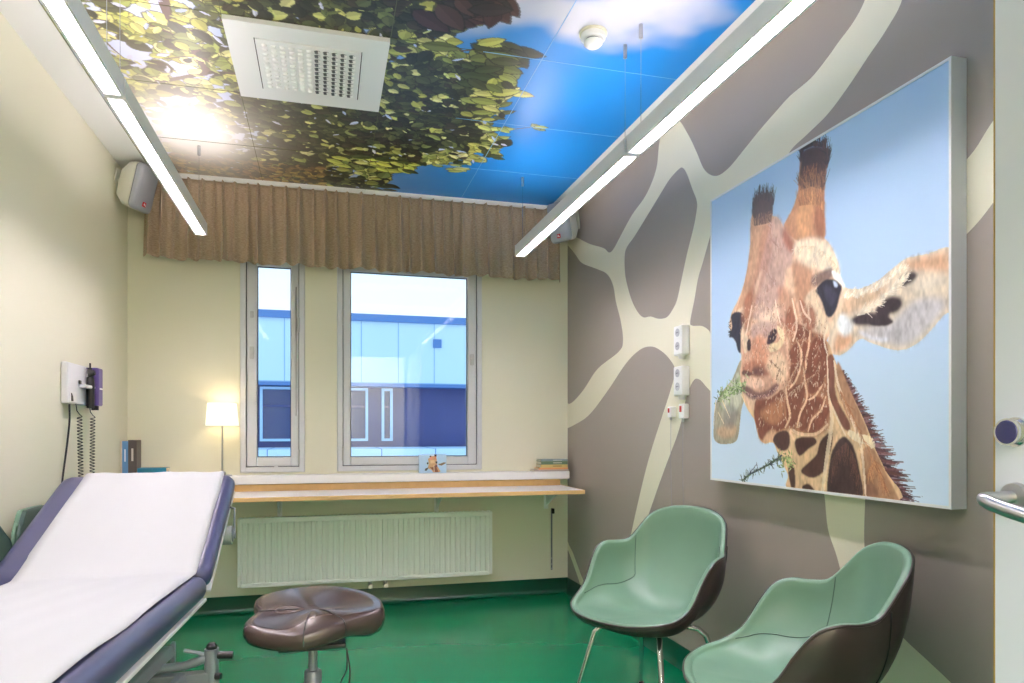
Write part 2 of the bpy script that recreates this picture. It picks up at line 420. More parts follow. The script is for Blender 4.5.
spray([(330,158),(380,162),(410,168)], 26, .11, [(206,206,90),(180,184,80),(70,78,40)], .04)
# printed sun with its veil
D = np.hypot((XX-CX0-GL[0])/0.36, (YY-CY0-GL[1])/0.62)
a = (np.clip(1.35*np.exp(-(D/0.62)**2), 0, 1))[..., None]; cv.a = cv.a*(1-a) + np.array(lin((255, 254, 250)))*a
a = (0.36*np.exp(-(D/1.3)**2))[..., None]; cv.a = cv.a*(1-a) + np.array(lin((250, 232, 216)))*a
M['print_ceiling'] = attr_mat('printed ceiling tiles', 0.38, 0.35)
def cpos(u, v):
    uu, vv = np.meshgrid(u, v); return np.stack([uu+CX0, vv+CY0, np.full_like(uu, H-0.004)], -1)
bm = BM(); box(bm, XL-0.12, XR+0.12, -2.2, YB+0.14, H, H+0.12)
ceil = struct(obj('ceiling', bm, M['white_ceiling']))
cs = cv.sheet('printed_tiles', cpos, M['print_ceiling'], ceil)
M['joint'] = mat('tile joint over the printed sky', (120, 178, 226), 0.6)
M['joint_leaf'] = mat('tile joint over the printed leaves', (96, 98, 66), 0.6)
JX = 0.60                                     # the tile joints change colour where the print turns from leaves to sky
bm = BM()
for j in range(7): box(bm, JX, CX1, CY0+0.6*j-0.0014, CY0+0.6*j+0.0014, H-0.0052, H-0.0038)
box(bm, 0.84-0.0014, 0.84+0.0014, CY0, CY1, H-0.0054, H-0.0038)
obj('tile_joints', bm, M['joint'], ceil)
bm = BM()
for j in range(7): box(bm, CX0, JX, CY0+0.6*j-0.001, CY0+0.6*j+0.001, H-0.0052, H-0.0038)
for i in (0, 1, 2): box(bm, CX0+0.6*i-0.001, CX0+0.6*i+0.001, CY0, CY1, H-0.0054, H-0.0038)
obj('tile_joints_leaves', bm, M['joint_leaf'], ceil)
# ============================================================ WINDOWS
def window(n, x0, x1, gx0, gx1, gz0, latch_side):
    root = bpy.data.objects.new('window_%d' % n, None); COL.objects.link(root); root['kind'] = 'structure'; root.location = (0, YB, 0)
    z0, z1 = WZ[0]+0.002, WZ[1]-0.002; x0 += 0.002; x1 -= 0.002
    def ring(bm, a, b, c, d, w, wt, y0, y1, wb=None):
        wb = wb or wt
        box(bm, a, a+w, y0, y1, c, d); box(bm, b-w, b, y0, y1, c, d); box(bm, a+w, b-w, y0, y1, c, c+wb); box(bm, a+w, b-w, y0, y1, d-wt, d)
    bm = BM(); ring(bm, x0, x1, z0, z1, 0.032, 0.032, -0.006, 0.11)
    fr = obj('window_frame', bm, M['frame'], root, bevel=0.002)
    gx1_ = gx1; s0, s1 = x0+0.036, x1-0.036; zs0, zs1 = z0+0.036, z1-0.036
    bm = BM(); y0, y1 = 0.006, 0.075
    box(bm, s0, gx0, y0, y1, zs0, zs1); box(bm, gx1, s1, y0, y1, zs0, zs1); box(bm, gx0, gx1, y0, y1, zs0, gz0); box(bm, gx0, gx1, y0, y1, zs1-0.06, zs1)
    sa = obj('sash', bm, M['frame'], root, bevel=0.006, seg=3)
    bm = BM(); ring(bm, gx0, gx1, gz0, zs1-0.06, 0.005, 0.005, 0.03, 0.036); obj('gasket', bm, M['gasket'], root)
    bm = BM(); box(bm, gx0-0.004, gx1+0.004, 0.040, 0.044, gz0-0.004, zs1-0.056); obj('pane', bm, M['glass'], root)
    # shadow gap seal between frame and sash
    bm = BM(); ring(bm, s0-0.004, s1+0.004, zs0-0.004, zs1+0.004, 0.004, 0.004, 0.010, 0.06); obj('seal', bm, M['gasket'], root)
    hx = (s0+gx0)/2 if latch_side < 0 else (gx1+s1)/2
    bm = BM(); hz = 1.585 if n == 1 else 1.58
    loft(bm, [[Vector((hx+a, y, hz+b)) for a, b in rounded(0.026, 0.075, 0.006, 3)] for y in (0.0062, -0.004)])
    cyl(bm, (hx, -0.004, hz), (hx, -0.012, hz), 0.008)
    hd = obj('latch', bm, M['satin'], root, smooth=True, auto=40)
    if n == 1:
        bm = BM(); box(bm, hx-0.01, hx+0.01, -0.001, 0.0062, 1.80, 1.84); obj('catch', bm, M['satin'], root, bevel=0.003)
        bm = BM(); cyl(bm, ((x0+x1)/2+0.02, -0.010, z0+0.03), ((x0+x1)/2+0.02, 0.0, z0+0.03), 0.012); obj('knob', bm, M['frame'], root, smooth=True, auto=40)
        bm = BM(); cyl(bm, (gx1+0.03, -0.002, 1.2), (gx1+0.03, -0.002, 2.0), 0.004, n=8); obj('stay_rod', bm, M['satin'], root, smooth=True)
    for hz in ((0.90, 1.72) if n == 1 else (0.92, 1.78)):
        bm = BM(); hxx = x1-0.034 if latch_side < 0 else x0+0.034
        cyl(bm, (hxx, -0.008, hz), (hxx, -0.008, hz+0.09), 0.0065, n=10); obj('hinge', bm, M['satin'], root, smooth=True, auto=40)
    return root
window(1, W1[0], W1[1], -0.404, -0.205, 0.945, -1)
window(2, W2[0], W2[1], 0.155, 0.912, 0.940, 1)

# ------------------------------------------------------------ the view outside
SKYC = (0.70, 0.88, 1.0)
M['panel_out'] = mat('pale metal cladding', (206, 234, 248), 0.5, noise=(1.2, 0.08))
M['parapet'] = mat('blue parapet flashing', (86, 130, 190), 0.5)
M['dark_out'] = mat('brown facade boards tinted dusk blue', (84, 90, 146), 0.6, noise=(2, .3))  # brown boards with the blue of the dusk light put into their colour
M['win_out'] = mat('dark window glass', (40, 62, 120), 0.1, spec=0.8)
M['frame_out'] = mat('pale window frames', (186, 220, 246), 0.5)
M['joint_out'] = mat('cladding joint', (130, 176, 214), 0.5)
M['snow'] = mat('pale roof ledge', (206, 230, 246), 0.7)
b = thing('neighbouring_building', 'pale panelled building with dark ground storey seen through the windows', 'building', (0, 14, -1.5))
def bpart(name, bxs, m, par=b, bev=0):
    bm = BM()
    for q in bxs: box(bm, *q)
    return obj(name, bm, m, par, bevel=bev)
# local z = world z + 1.5
bpart('upper_wall', [(-6, 7, 0, 6, 3.56, 4.78)], M['panel_out'])
bpart('parapet', [(-6.1, 7.1, -0.06, 6, 4.78, 4.92)], M['parapet'])
bpart('panel_joints', [(-6, 7, -0.008, 0.0, 3.56, 3.58)]+[(x, x+0.012, -0.006, 0.0, 3.57, 4.78) for x in np.arange(-5.8, 7, 0.72)], M['joint_out'])
bpart('soffit', [(-6, 7, 0.0, 0.5, 3.5, 3.56)], M['parapet'])
bpart('lower_wall', [(-6, 7, 0.35, 6, 0, 3.5)], M['dark_out'])
bpart('vent_hatch', [(2.1, 2.27, -0.03, 0, 4.3, 4.47)], M['parapet'])
for (x0, x1, z0, z1) in ((-1.22, -0.25, 2.42, 3.48), (-2.6, -1.5, 2.42, 3.48), (0.1, 0.83, 2.42, 3.48), (1.10, 1.32, 2.42, 3.48), (3.2, 4.2, 2.42, 3.48)):
    f = bpart('window_frame', [(x0, x0+0.05, 0.24, 0.36, z0, z1), (x1-0.05, x1, 0.24, 0.36, z0, z1), (x0+0.05, x1-0.05, 0.24, 0.36, z0, z0+0.05), (x0+0.05, x1-0.05, 0.24, 0.36, z1-0.05, z1)], M['frame_out'])
    bpart('window_pane', [(x0+0.045, x1-0.045, 0.33, 0.345, z0+0.045, z1-0.045)], M['win_out'], f)
    bpart('transom', [(x0, x1, 0.30, 0.325, (z0+z1)/2+0.14, (z0+z1)/2+0.18)], M['dark_out'], f)
b2 = thing('flat_roof', 'pale snow-like flat roof edge below the neighbouring building windows', 'roof', (0, 12.4, -1.5))
bpart('roof_slab', [(-6, 7, 0, 1.9, 0, 2.30)], M['snow'], b2)
bpart('roof_seam', [(x, x+0.015, -0.004, 1.9, 2.08, 2.304) for x in np.arange(-5.7, 7, 0.95)], M['parapet'], b2)
bm = BM(); box(bm, -20, 20, YB+0.6, 40, -1.62, -1.5); struct(obj('ground', bm, M['snow']))

# ============================================================ SILL, DESK, RADIATOR
bm = BM(); box(bm, XL+0.002, XR-0.03, 4.405, YB-0.004, 0.788, 0.838)
tag(obj('window_sill', bm, M['desk_white'], bevel=0.003), 'long white window sill board running along the wall under both windows', 'window sill')
d = thing('wall_desk', 'long shallow wall-mounted desk with white top and birch edge', 'desk', (0, 4.5, 0.5))
DX0, DX1, DYF = -1.0, 1.535, 4.02
bm = BM(); box(bm, DX0, DX1, DYF-4.5, 0.02, 0.221, 0.243); obj('desktop', bm, M['desk_white'], d)
bm = BM(); box(bm, DX0-0.004, DX1+0.004, DYF-0.006-4.5, DYF-0.0005-4.5, 0.2195, 0.2435); box(bm, DX1+0.0005, DX1+0.006, DYF-4.5, 0.02, 0.2195, 0.2435)
obj('front_edging', bm, M['birch'], d, bevel=0.0015)
bm = BM(); box(bm, DX0, 1.525, -0.06, -0.045, 0.2435, 0.283); obj('back_strip', bm, M['birch'], d, bevel=0.001)
for x in (-0.27, 0.70, 1.45):
    bm = BM()
    box(bm, x-0.014, x+0.014, -0.33, 0.02, 0.207, 0.219); box(bm, x-0.014, x+0.014, 0.008, 0.022, 0.08, 0.207)
    v = [bm.verts.new(p) for p in ((x-0.004, -0.25, 0.207), (x-0.004, 0.008, 0.207), (x-0.004, 0.008, 0.10), (x+0.004, -0.25, 0.207), (x+0.004, 0.008, 0.207), (x+0.004, 0.008, 0.10))]
    for f in ((0,1,2), (5,4,3), (0,3,4,1), (1,4,5,2), (2,5,3,0)): bm.faces.new([v[i] for i in f])
    obj('bracket', bm, M['white'], d)
bm = BM(); box(bm, -0.335, -0.29, -0.30, -0.22, 0.20, 0.219); obj('clip', bm, M['grey_metal'], d, bevel=0.003)
bm = BM(); box(bm, 0.735, 0.79, -0.30, -0.22, 0.20, 0.219); obj('clip', bm, M['grey_metal'], d, bevel=0.003)
# slotted rail on the wall under the right end of the desk
r = thing('wall_rail', 'thin slotted steel wall rail under the right end of the desk', 'rail', (1.492, YB, 0.16))
bm = BM(); box(bm, -0.005, 0.005, -0.012, -0.001, 0.0, 0.40); obj('rail', bm, M['grey_metal'], r, bevel=0.002)
bm = BM(); box(bm, -0.004, 0.014, -0.03, -0.001, 0.385, 0.42); obj('rail_hook', bm, M['black'], r, bevel=0.003)
for z in (0.03, 0.07, 0.0):
    bm = BM(); cyl(bm, (0, -0.012, z+0.01), (0, -0.018, z+0.01), 0.006, n=10); obj('screw', bm, M['satin'], r)

rd = thing('radiator', 'wide white ribbed panel radiator mounted below the desk', 'radiator', (0.273, 4.44, 0.172))
RW, RH = 0.776, 0.415
bm = BM(); n = 46; pts = []
for i in range(n):
    x0 = -RW+0.02 + (2*RW-0.04)*i/n; w = (2*RW-0.04)/n
    for fx, y in ((0.0, -0.020), (0.12, -0.020), (0.30, -0.030), (0.88, -0.030)): pts.append((x0+fx*w, y))
pts.append((RW-0.02, -0.020)); 
loft(bm, [[Vector((x, y, z)) for x, y in pts] + [Vector((RW-0.02, -0.006, z)), Vector((-RW+0.02, -0.006, z))] for z in (0.025, RH-0.03)])
obj('front_panel', bm, M['radiator'], rd)
for sx in (-RW, RW-0.02):
    bm = BM(); box(bm, sx, sx+0.02, -0.034, 0.05, 0.005, RH-0.003); obj('side_cover', bm, M['radiator'], rd, bevel=0.004)
bm = BM(); box(bm, -RW+0.02, RW-0.02, -0.034, -0.004, 0.0, 0.027); obj('lower_edge', bm, M['radiator'], rd, bevel=0.004)
bm = BM(); box(bm, -RW+0.02, RW-0.02, -0.034, -0.004, RH-0.032, RH); 
for i in range(60): 
    x = -RW+0.03+i*(2*RW-0.06)/60; box(bm, x, x+0.012, -0.004, 0.048, RH-0.008, RH-0.003)
obj('top_grille', bm, M['radiator'], rd, bevel=0.002)
bm = BM(); box(bm, -RW+0.02, RW-0.02, 0.0, 0.045, 0.03, RH-0.03); obj('rear_panel', bm, M['radiator'], rd)
for x in (0.0, 0.095):
    bm = BM(); cyl(bm, (x, 0.02, -0.045), (x, 0.02, 0.03), 0.011, n=14); cyl(bm, (x, 0.02, -0.035), (x, -0.02, -0.035), 0.014, n=14); cyl(bm, (x, 0.02, -0.012), (x, 0.02, 0.003), 0.016, n=6)
    cyl(bm, (x, 0.02, -0.04), (x, 0.085, -0.04), 0.009, n=12)
    obj('valve', bm, M['satin'], rd, smooth=True, auto=35)

# ============================================================ CURTAIN
def fabric_mat():
    m = bpy.data.materials.new('brown linen fabric'); m.use_nodes = True; nt = m.node_tree
    b = nt.nodes['Principled BSDF']; b.inputs['Roughness'].default_value = 0.85; b.inputs['Sheen Weight'].default_value = 0.2
    tc = nt.nodes.new('ShaderNodeTexCoord'); mp = nt.nodes.new('ShaderNodeMapping'); mp.inputs['Scale'].default_value = (60, 60, 500)
    n = nt.nodes.new('ShaderNodeTexNoise'); n.inputs['Scale'].default_value = 1.0; n.inputs['Detail'].default_value = 3
    cr = nt.nodes.new('ShaderNodeValToRGB'); cr.color_ramp.elements[0].position = 0.3; cr.color_ramp.elements[1].position = 0.7
    cr.color_ramp.elements[0].color = (*lin((176, 152, 126)), 1); cr.color_ramp.elements[1].color = (*lin((216, 196, 170)), 1)
    L = nt.links.new; L(tc.outputs['Object'], mp.inputs[0]); L(mp.outputs[0], n.inputs['Vector']); L(n.outputs['Fac'], cr.inputs[0]); L(cr.outputs[0], b.inputs['Base Color'])
    tl = nt.nodes.new('ShaderNodeBsdfTranslucent'); L(cr.outputs[0], tl.inputs['Color'])
    tr = nt.nodes.new('ShaderNodeBsdfTransparent')
    m1 = nt.nodes.new('ShaderNodeMixShader'); m1.inputs[0].default_value = 0.25; m2 = nt.nodes.new('ShaderNodeMixShader'); m2.inputs[0].default_value = 0.06
    L(b.outputs[0], m1.inputs[1]); L(tl.outputs[0], m1.inputs[2]); L(m1.outputs[0], m2.inputs[1]); L(tr.outputs[0], m2.inputs[2]); L(m2.outputs[0], nt.nodes['Material Output'].inputs['Surface'])
    return m
M['linen'] = fabric_mat()

ct = thing('curtain', 'short pleated brown linen curtain valance hanging across both windows', 'curtain', (0, 4.40, 2.5))
CXA, CXB = -0.995, 1.505
rc = random.Random(3)
pl = []; x = 0
while x < 1: pl.append(x); x += rc.uniform(0.018, 0.038)
pl.append(1.0001)
def fold(u, v):
    """y offset of the cloth; u along 0..1, v 0 at the top .. 1 at the hem"""
    i = max(k for k in range(len(pl)) if pl[k] <= u); f = (u-pl[i])/(pl[min(i+1, len(pl)-1)]-pl[i]+1e-9)
    s1 = math.exp(-((f-0.5)/(0.10+0.16*v))**2)
    a = 0.042 + 0.016*math.sin(i*2.3)
    y = -a*s1*(0.75+0.5*v) - 0.008*math.sin(u*67+1.2*math.sin(u*23))*v
    # small crease by the pinch under the heading tape
    y += 0.004*math.sin(u*420)*math.exp(-((v-0.16)/0.05)**2)
    return y
def cloth(v0, v1, nv, off=0.0, nu=900):
    bm = BM(); rings = []
    for j in range(nv+1):
        v = v0+(v1-v0)*j/nv; row = []
        for i in range(nu+1):
            u = i/nu; x = CXA+(CXB-CXA)*u + 0.006*math.sin(u*90)*v
            if u < .02: x -= 0.012*v
            z = 0.071 - 0.471*v + 0.006*math.sin(u*40+1)*v*v + 0.004*math.sin(u*150)*v*v
            row.append(bm.verts.new((x, fold(u, v)+off, z)))
        rings.append(row)
    for a, b_ in zip(rings, rings[1:]):
        for i in range(nu): bm.faces.new((a[i], a[i+1], b_[i+1], b_[i]))
    return bm
def thick(o, t):
    md = o.modifiers.new('cloth', 'SOLIDIFY'); md.thickness = t; md.offset = 0
o = obj('fabric', cloth(0, 1, 22), M['linen'], ct, smooth=True); thick(o, 0.0012)
o = obj('hem', cloth(0.92, 1.0, 3, 0.004), M['linen'], ct, smooth=True); thick(o, 0.001)
o = obj('heading_tape', cloth(0.0, 0.16, 4, 0.004), M['linen'], ct, smooth=True); thick(o, 0.001)
bm = BM(); box(bm, -1.09, 1.56, 4.385, 4.43, 2.575, 2.5998); box(bm, -1.09, 1.56, 4.392, 4.398, 2.570, 2.575)
tag(obj('curtain_rail', bm, M['white'], bevel=0.002), 'straight white curtain rail fixed to the ceiling above the windows', 'curtain rail')

# ============================================================ PENDANT LINEAR LAMPS
M['led'] = mat('glowing lamp diffuser', (255, 255, 255), 0.5, emit=((255, 240, 248), 92.0))
M['led_up'] = mat('glowing uplight opening', (255, 255, 255), 0.5, emit=((255, 242, 249), 24.0))
M['lamp_body'] = mat('white lamp housing', (240, 240, 240), 0.4, metal=0.15)
M['louvre'] = mat('mirror louvre', (235, 235, 235), 0.3, metal=0.4)
def make_lamp(L, label):
    t = thing('pendant_lamp', label, 'lamp', group=None)
    w, h = 0.031, 0.066            # half width, height; origin at centre of the underside
    bm = BM()
    prof = [(-w, 0), (-w, h-0.004), (-w+0.006, h), (w-0.006, h), (w, h-0.004), (w, 0), (w-0.008, 0), (w-0.008, 0.030), (-w+0.008, 0.030), (-w+0.008, 0)]
    loft(bm, [[Vector((x, y, z)) for x, z in prof] for y in (-L/2, L/2)], False, False)
    for y0, y1 in ((-L/2, -L/2+0.004), (L/2-0.004, L/2)): box(bm, -w, w, y0, y1, 0.0, h)
    obj('housing', bm, M['lamp_body'], t)
    bm = BM(); box(bm, -w+0.0085, w-0.0085, -L/2+0.03, L/2-0.03, 0.022, 0.0295); obj('light_strip', bm, M['led'], t)
    bm = BM(); 
    k = int(L/0.034); box(bm, -w+0.0085, -w+0.0095, -L/2+0.03, L/2-0.03, 0.006, 0.0215)
    for i in range(k+1):
        y = -L/2+0.03+(L-0.06)*i/k; box(bm, -w+0.0085, w-0.0085, y-0.0006, y+0.0006, 0.006, 0.0215)
    obj('louvre', bm, M['louvre'], t)
    for y in (-L*0.27, L*0.27):
        bm = BM(); box(bm, -0.020, 0.020, y-0.30, y+0.30, h+0.0005, h+0.004); obj('uplight_panel', bm, M['led_up'], t)
    for y in (-L/2+0.06, L/2-0.06):
        bm = BM(); tube(bm, [(0, y, h), (0, y, H-2.145-0.002)], 0.0011, 6); wr = obj('suspension_wire', bm, M['steel'], t)
        bm = BM(); lathe(bm, [(0.0075, 0.40), (0.0075, 0.4545)], 0, y, 14); obj('ceiling_anchor', bm, M['satin'], wr, smooth=True, auto=40)
        bm = BM(); lathe(bm, [(0.006, h), (0.006, h+0.014), (0.002, h+0.022)], 0, y, 12); obj('wire_gripper', bm, M['satin'], wr, smooth=True, auto=40)
    return t
for x, y, lb in ((1.12, 3.215, 'slim white pendant strip lamp on wires along the mural wall, end nearest the curtain'),
                 (1.12, 1.625, 'slim white pendant strip lamp above the giraffe photo, nearer the door'),
                 (-0.637, 3.215, 'slim white pendant strip lamp near the cream side wall, end nearest the curtain'),
                 (-0.637, 1.625, 'slim white pendant strip lamp on the cream wall side, nearer the door')):
    make_lamp(1.57, lb).location = (x, y, 2.145)

# ============================================================ CEILING FITTINGS
v = thing('ceiling_vent', 'square white metal ceiling air diffuser with rows of small scoops', 'vent', (-0.06, 2.973, H))
bm = BM()
for a, b_, c, d_ in ((-0.298, 0.298, -0.298, -0.20), (-0.298, 0.298, 0.20, 0.298), (-0.298, -0.20, -0.20, 0.20), (0.20, 0.298, -0.20, 0.20)): box(bm, a, b_, c, d_, -0.022, -0.001)
obj('surround', bm, M['white'], v)
bm = BM(); box(bm, -0.196, 0.196, -0.196, 0.196, -0.026, -0.006); obj('face_plate', bm, M['white'], v, bevel=0.001)
bm = BM()
box(bm, -0.2, -0.1965, -0.2, 0.2, -0.0225, -0.018); obj('shadow_gap', bm, M['black'], v)
bm = BM(); box(bm, 0.1965, 0.2, -0.2, 0.2, -0.0225, -0.018); obj('shadow_gap', bm, M['black'], v)
# scoops: small raised blisters, each with a dark mouth; all the blisters are one pattern on the plate
bs, bd = BM(), BM()
for i in range(11):
    for j in range(11):
        cx, cy = -0.165+i*0.033, -0.165+j*0.033
        right = i >= 6
        sx = 1 if right else -1
        rings = []
        for kk, (sc, dz) in enumerate(((1.0, 0.0), (0.8, -0.005), (0.45, -0.0075))):
            rings.append([Vector((cx + 0.012*sc*math.cos(q)*1.0, cy + 0.008*sc*math.sin(q), -0.026+dz)) for q in [2*PI*m_/10 for m_ in range(10)]])
        loft(bs, rings, False, True)
        if right: 
            q = [bd.verts.new((cx+0.0125*math.cos(a_)-0.003, cy+0.009*math.sin(a_)-0.003, -0.0264)) for a_ in [2*PI*m_/10 for m_ in range(10)]]; bd.faces.new(q)
            q2 = loft(bd, [[Vector((cx-0.006+0.007*math.cos(a_), cy-0.004+0.0055*math.sin(a_), zz)) for a_ in [2*PI*m_/8 for m_ in range(8)]] for zz in (-0.0262, -0.0338)])
o = obj('scoops', bs, M['white'], v, smooth=True); 
M['vent_dark'] = mat('dark vent opening', (92, 94, 96), 0.6)
obj('scoop_openings', bd, M['vent_dark'], v)
s = thing('smoke_detector', 'round white smoke detector on the cloud print of the ceiling', 'smoke detector', (0.97, 2.445, H))
bm = BM(); lathe(bm, [(0.0, -0.001), (0.053, -0.002), (0.053, -0.012), (0.0, -0.012)]); obj('base', bm, M['cream'], s, smooth=True, auto=40)
bm = BM(); lathe(bm, [(0.046, -0.012), (0.046, -0.028), (0.042, -0.032)]); obj('body', bm, M['white'], s, smooth=True, auto=40)
bm = BM(); lathe(bm, [(0.030, -0.032), (0.030, -0.038)]); obj('smoke_slot', bm, M['vent_dark'], s, smooth=True, auto=40)
bm = BM(); lathe(bm, [(0.036, -0.038), (0.035, -0.046), (0.026, -0.055), (0.012, -0.058)]); obj('cap', bm, M['white'], s, smooth=True, auto=60)

# ============================================================ LOUDSPEAKERS IN THE CORNERS
M['spk_white'] = mat('loudspeaker casing', (222, 222, 210), 0.45)
M['spk_grille'] = mat('grey loudspeaker grille', (158, 162, 168), 0.55, bump=(500, 0.2, 0.001))
def speaker(label, loc, rz, tilt):
    t = thing('loudspeaker', label, 'loudspeaker', loc, rz); t.rotation_euler = (tilt, 0, rz)
    def sec(w, h, y, r=0.025): return [Vector((a, y, b_)) for a, b_ in rounded(w, h, r, 5)]
    bm = BM(); loft(bm, [sec(0.09, 0.16, 0.085), sec(0.15, 0.235, 0.03), sec(0.165, 0.25, -0.02)]); obj('cabinet', bm, M['spk_white'], t, smooth=True, auto=40)
    bm = BM(); loft(bm, [sec(0.157, 0.242, -0.020), sec(0.157, 0.242, -0.026)]); obj('rubber_seal', bm, M['gasket'], t, smooth=True, auto=40)
    bm = BM(); loft(bm, [sec(0.165, 0.25, -0.026), sec(0.162, 0.247, -0.045), sec(0.14, 0.225, -0.055)]); g = obj('grille', bm, M['spk_grille'], t, smooth=True, auto=50)
    bm = BM(); box(bm, -0.014, 0.014, -0.060, -0.0555, -0.100, -0.074); bd_ = obj('badge', bm, M['red'], t, bevel=0.003)
    bm = BM(); cyl(bm, (-0.002, -0.0600, -0.086), (-0.002, -0.0606, -0.086), 0.006, n=12); box(bm, 0.004, 0.010, -0.0606, -0.060, -0.094, -0.088); obj('badge_mark', bm, M['white'], bd_)
    bm = BM(); cyl(bm, (0, 0.08, 0), (0, 0.125, 0.012), 0.014, n=14); box(bm, -0.035, 0.035, 0.118, 0.126, -0.05, 0.07); obj('wall_bracket', bm, M['spk_white'], t, smooth=True, auto=30)
    return t
speaker('grey and white loudspeaker in the corner beside the cream side wall', (-1.000, 4.262, 2.455), math.radians(70), math.radians(14))
speaker('grey and white loudspeaker in the corner beside the mural wall', (1.482, 4.262, 2.455), math.radians(-62), math.radians(12))
# ============================================================ THE GIRAFFE PHOTO PRINT
PXF = 1.560                                   # plane of the print
PY0, PY1, PZ0, PZ1 = 1.450, 2.598, 0.908, 2.062
pc = Canvas(PY1-PY0, PZ1-PZ0, 520, 530)       # u runs from the near end, v up
def pp(p):
    q = on_x(p[0], p[1], PXF); return (q[1]-PY0, q[2]-PZ0)
PX = 1.0
def pf(pts, rgb, alpha=1.0, soft=0, smooth=True):
    Q = [pp(p) for p in pts]
    if smooth: Q = catmull(Q, True, 4)
    pc.fill(Q, rgb, alpha, soft)
vv = np.linspace(0, 1, pc.ny)[:, None, None]
pc.a[:] = np.array(lin((212, 232, 250)))*(1-vv) + np.array(lin((164, 198, 236)))*vv
rp = random.Random(21)
def hair(n, pts_a, length, ang, col, w=0.0022, spread=0.25, alpha=0.9):
    """n hairs rooted along the polyline pts_a (photo measures), pointing along ang (radians in the print plane)"""
    Q = [pp(p) for p in pts_a]
    for _ in range(n):
        t = rp.random()*(len(Q)-1); i = int(t); f = t-i
        x = Q[i][0]*(1-f)+Q[i+1][0]*f; y = Q[i][1]*(1-f)+Q[i+1][1]*f
        a = ang+rp.gauss(0, spread); L = length*(0.5+0.8*rp.random()); c = rp.choice(col)
        pc.stroke((x, y), (x+L*math.cos(a), y+L*math.sin(a)), w, w*0.25, c, alpha)
TAN, CREAM_, BRN, DK = (216,184,156), (228,212,186), (140,84,60), (66,46,44)
# ear seen behind the muzzle
pf([(741,360),(733,378),(722,392),(716,404),(714,424),(713.8,438),(719,443.5),(727,444),(735,442),(738.6,434),(741.4,410),(746,394),(748,375)], (166,160,140))
pf([(738,372),(728,388),(721,402),(727,412),(737,410),(742,392)], (196,198,180), .8, 3)
pf([(716,430),(722,438),(733,437),(737,428),(730,424)], (196,160,126), .7, 3)
pf([(726,405),(724,425),(733,428),(738,410)], (120,116,116), .5, 3)
# right ear
pf([(839,288),(848,288.5),(857.6,289),(867,286),(876.7,281.4),(886,274),(895.7,266),(902,261),(909,257.6),(928,253.8),(953,250),(953,304),(943,316),(933.8,327),(926,335.5),(918.6,342.4),(911,347),(903,350),(895,350),(886,348),(877,345),(869,342),(862,338.6),(856,342),(851,347.5),(846,352),(840,355),(833,354),(828,350),(830,325)], (222,206,184))
pf([(905,262),(928,256),(953,253),(953,272),(930,270),(912,270)], (206,158,122), .85, 4)
pf([(858,334),(880,341),(903,347),(922,336),(945,308),(940,298),(915,300),(890,322),(868,326)], (192,190,196), .9, 5)
pf([(858,330),(872,336),(888,338),(884,342),(868,339)], (222,224,236), .8, 2)
pf([(910,290),(930,292),(945,280),(935,275),(915,280)], (216,206,190), .8, 5)
pf([(838,300),(848,296),(870,292),(885,286),(884,294),(868,304),(852,312),(843,318)], (212,176,140), .75, 4)
pf([(851,320),(858,314.5),(868,312),(878,314),(884,320),(880,325),(868,325.5),(856,325)], (62,52,58), 1, 2)
pf([(872,318),(880,317),(890,319),(893,322),(888,325),(878,326),(870,324)], (60,50,56), 1, 1)
pf([(876,308),(884,300),(893,296),(901,299),(902,306),(897,312),(889,315),(892,321),(884,325),(876,320)], (58,48,54), 1, 2)
pf([(898,281),(905,273.5),(914,271.5),(917,276),(911,283),(902,287)], (66,54,58), 1, 2)
for k in range(500):
    t = rp.random(); q = pp((843+t*60+rp.gauss(0,1), 293-t*t*30+3.5+rp.gauss(0,1.6)))
    pc.stroke(q, (q[0]-.016*rp.random(), q[1]+.010), .0022, .0008, rp.choice([(246,240,228),(236,226,208),(226,208,182)]), .7)
hair(260, [(856,316),(872,306),(890,290),(903,278)], 0.034, 2.9, [(236,228,212),(226,212,190)], .0018, .35, .8)
pf([(833,350),(840,352),(850,345),(854,339),(846,333),(838,333)], (214,160,122), .85, 4)
pf([(838,315),(846,315),(853,325),(850,333),(843,336),(838,328)], (236,240,242), .95, 3)
# neck
NECK = [(741,375),(742,392),(744,402),(748,410),(752,416),(754.8,421),(757.6,433),(760,440),(765,443.5),(773,442.5),(776.7,450.5),(782,462),(788,475),(793,492),(896,502),(885.7,471.4),(876,450.5),(864.8,422),(855,401),(843.8,380),(834,358),(826,340),(800,320),(760,330)]
# mane behind the neck
for k in range(420):
    t = rp.random(); p0 = (840+t*56, 372+t*130); q = pp(p0)
    L = (0.02+0.075*min(1, t*1.3))*(0.5+0.6*rp.random()); a = PI+0.35+rp.gauss(0, .28)+0.5*(t-.5)
    pc.stroke(q, (q[0]+L*math.cos(a), q[1]-abs(L*math.sin(a))*0.5+0.01), .004, .0008, rp.choice([(84,52,60),(110,72,74),(60,40,52),(140,104,110),(96,60,54)]), .85)
pf(NECK, (218,186,146))
# head
HEAD = [(752,214),(761,214),(771.5,216),(777,217),(781,222),(784,227),(788,219),(794,207),(798,194),(810,190),(824,198),(823.6,220),(823.6,236),(829,243),(834,252),(838,263),(840,275),(842,288),(840,300),(836,314),(831,326),(828,338),(820,350),(806,380),(790,402),(775,412),(756,412),(748,405),(744,396),(741.5,383),(740,372),(741.5,358),(739,348),(735,340),(730,330),(729.5,322),(732,312),(737,302),(742,290),(747,270),(750,250),(752,232)]
pf(HEAD, TAN)
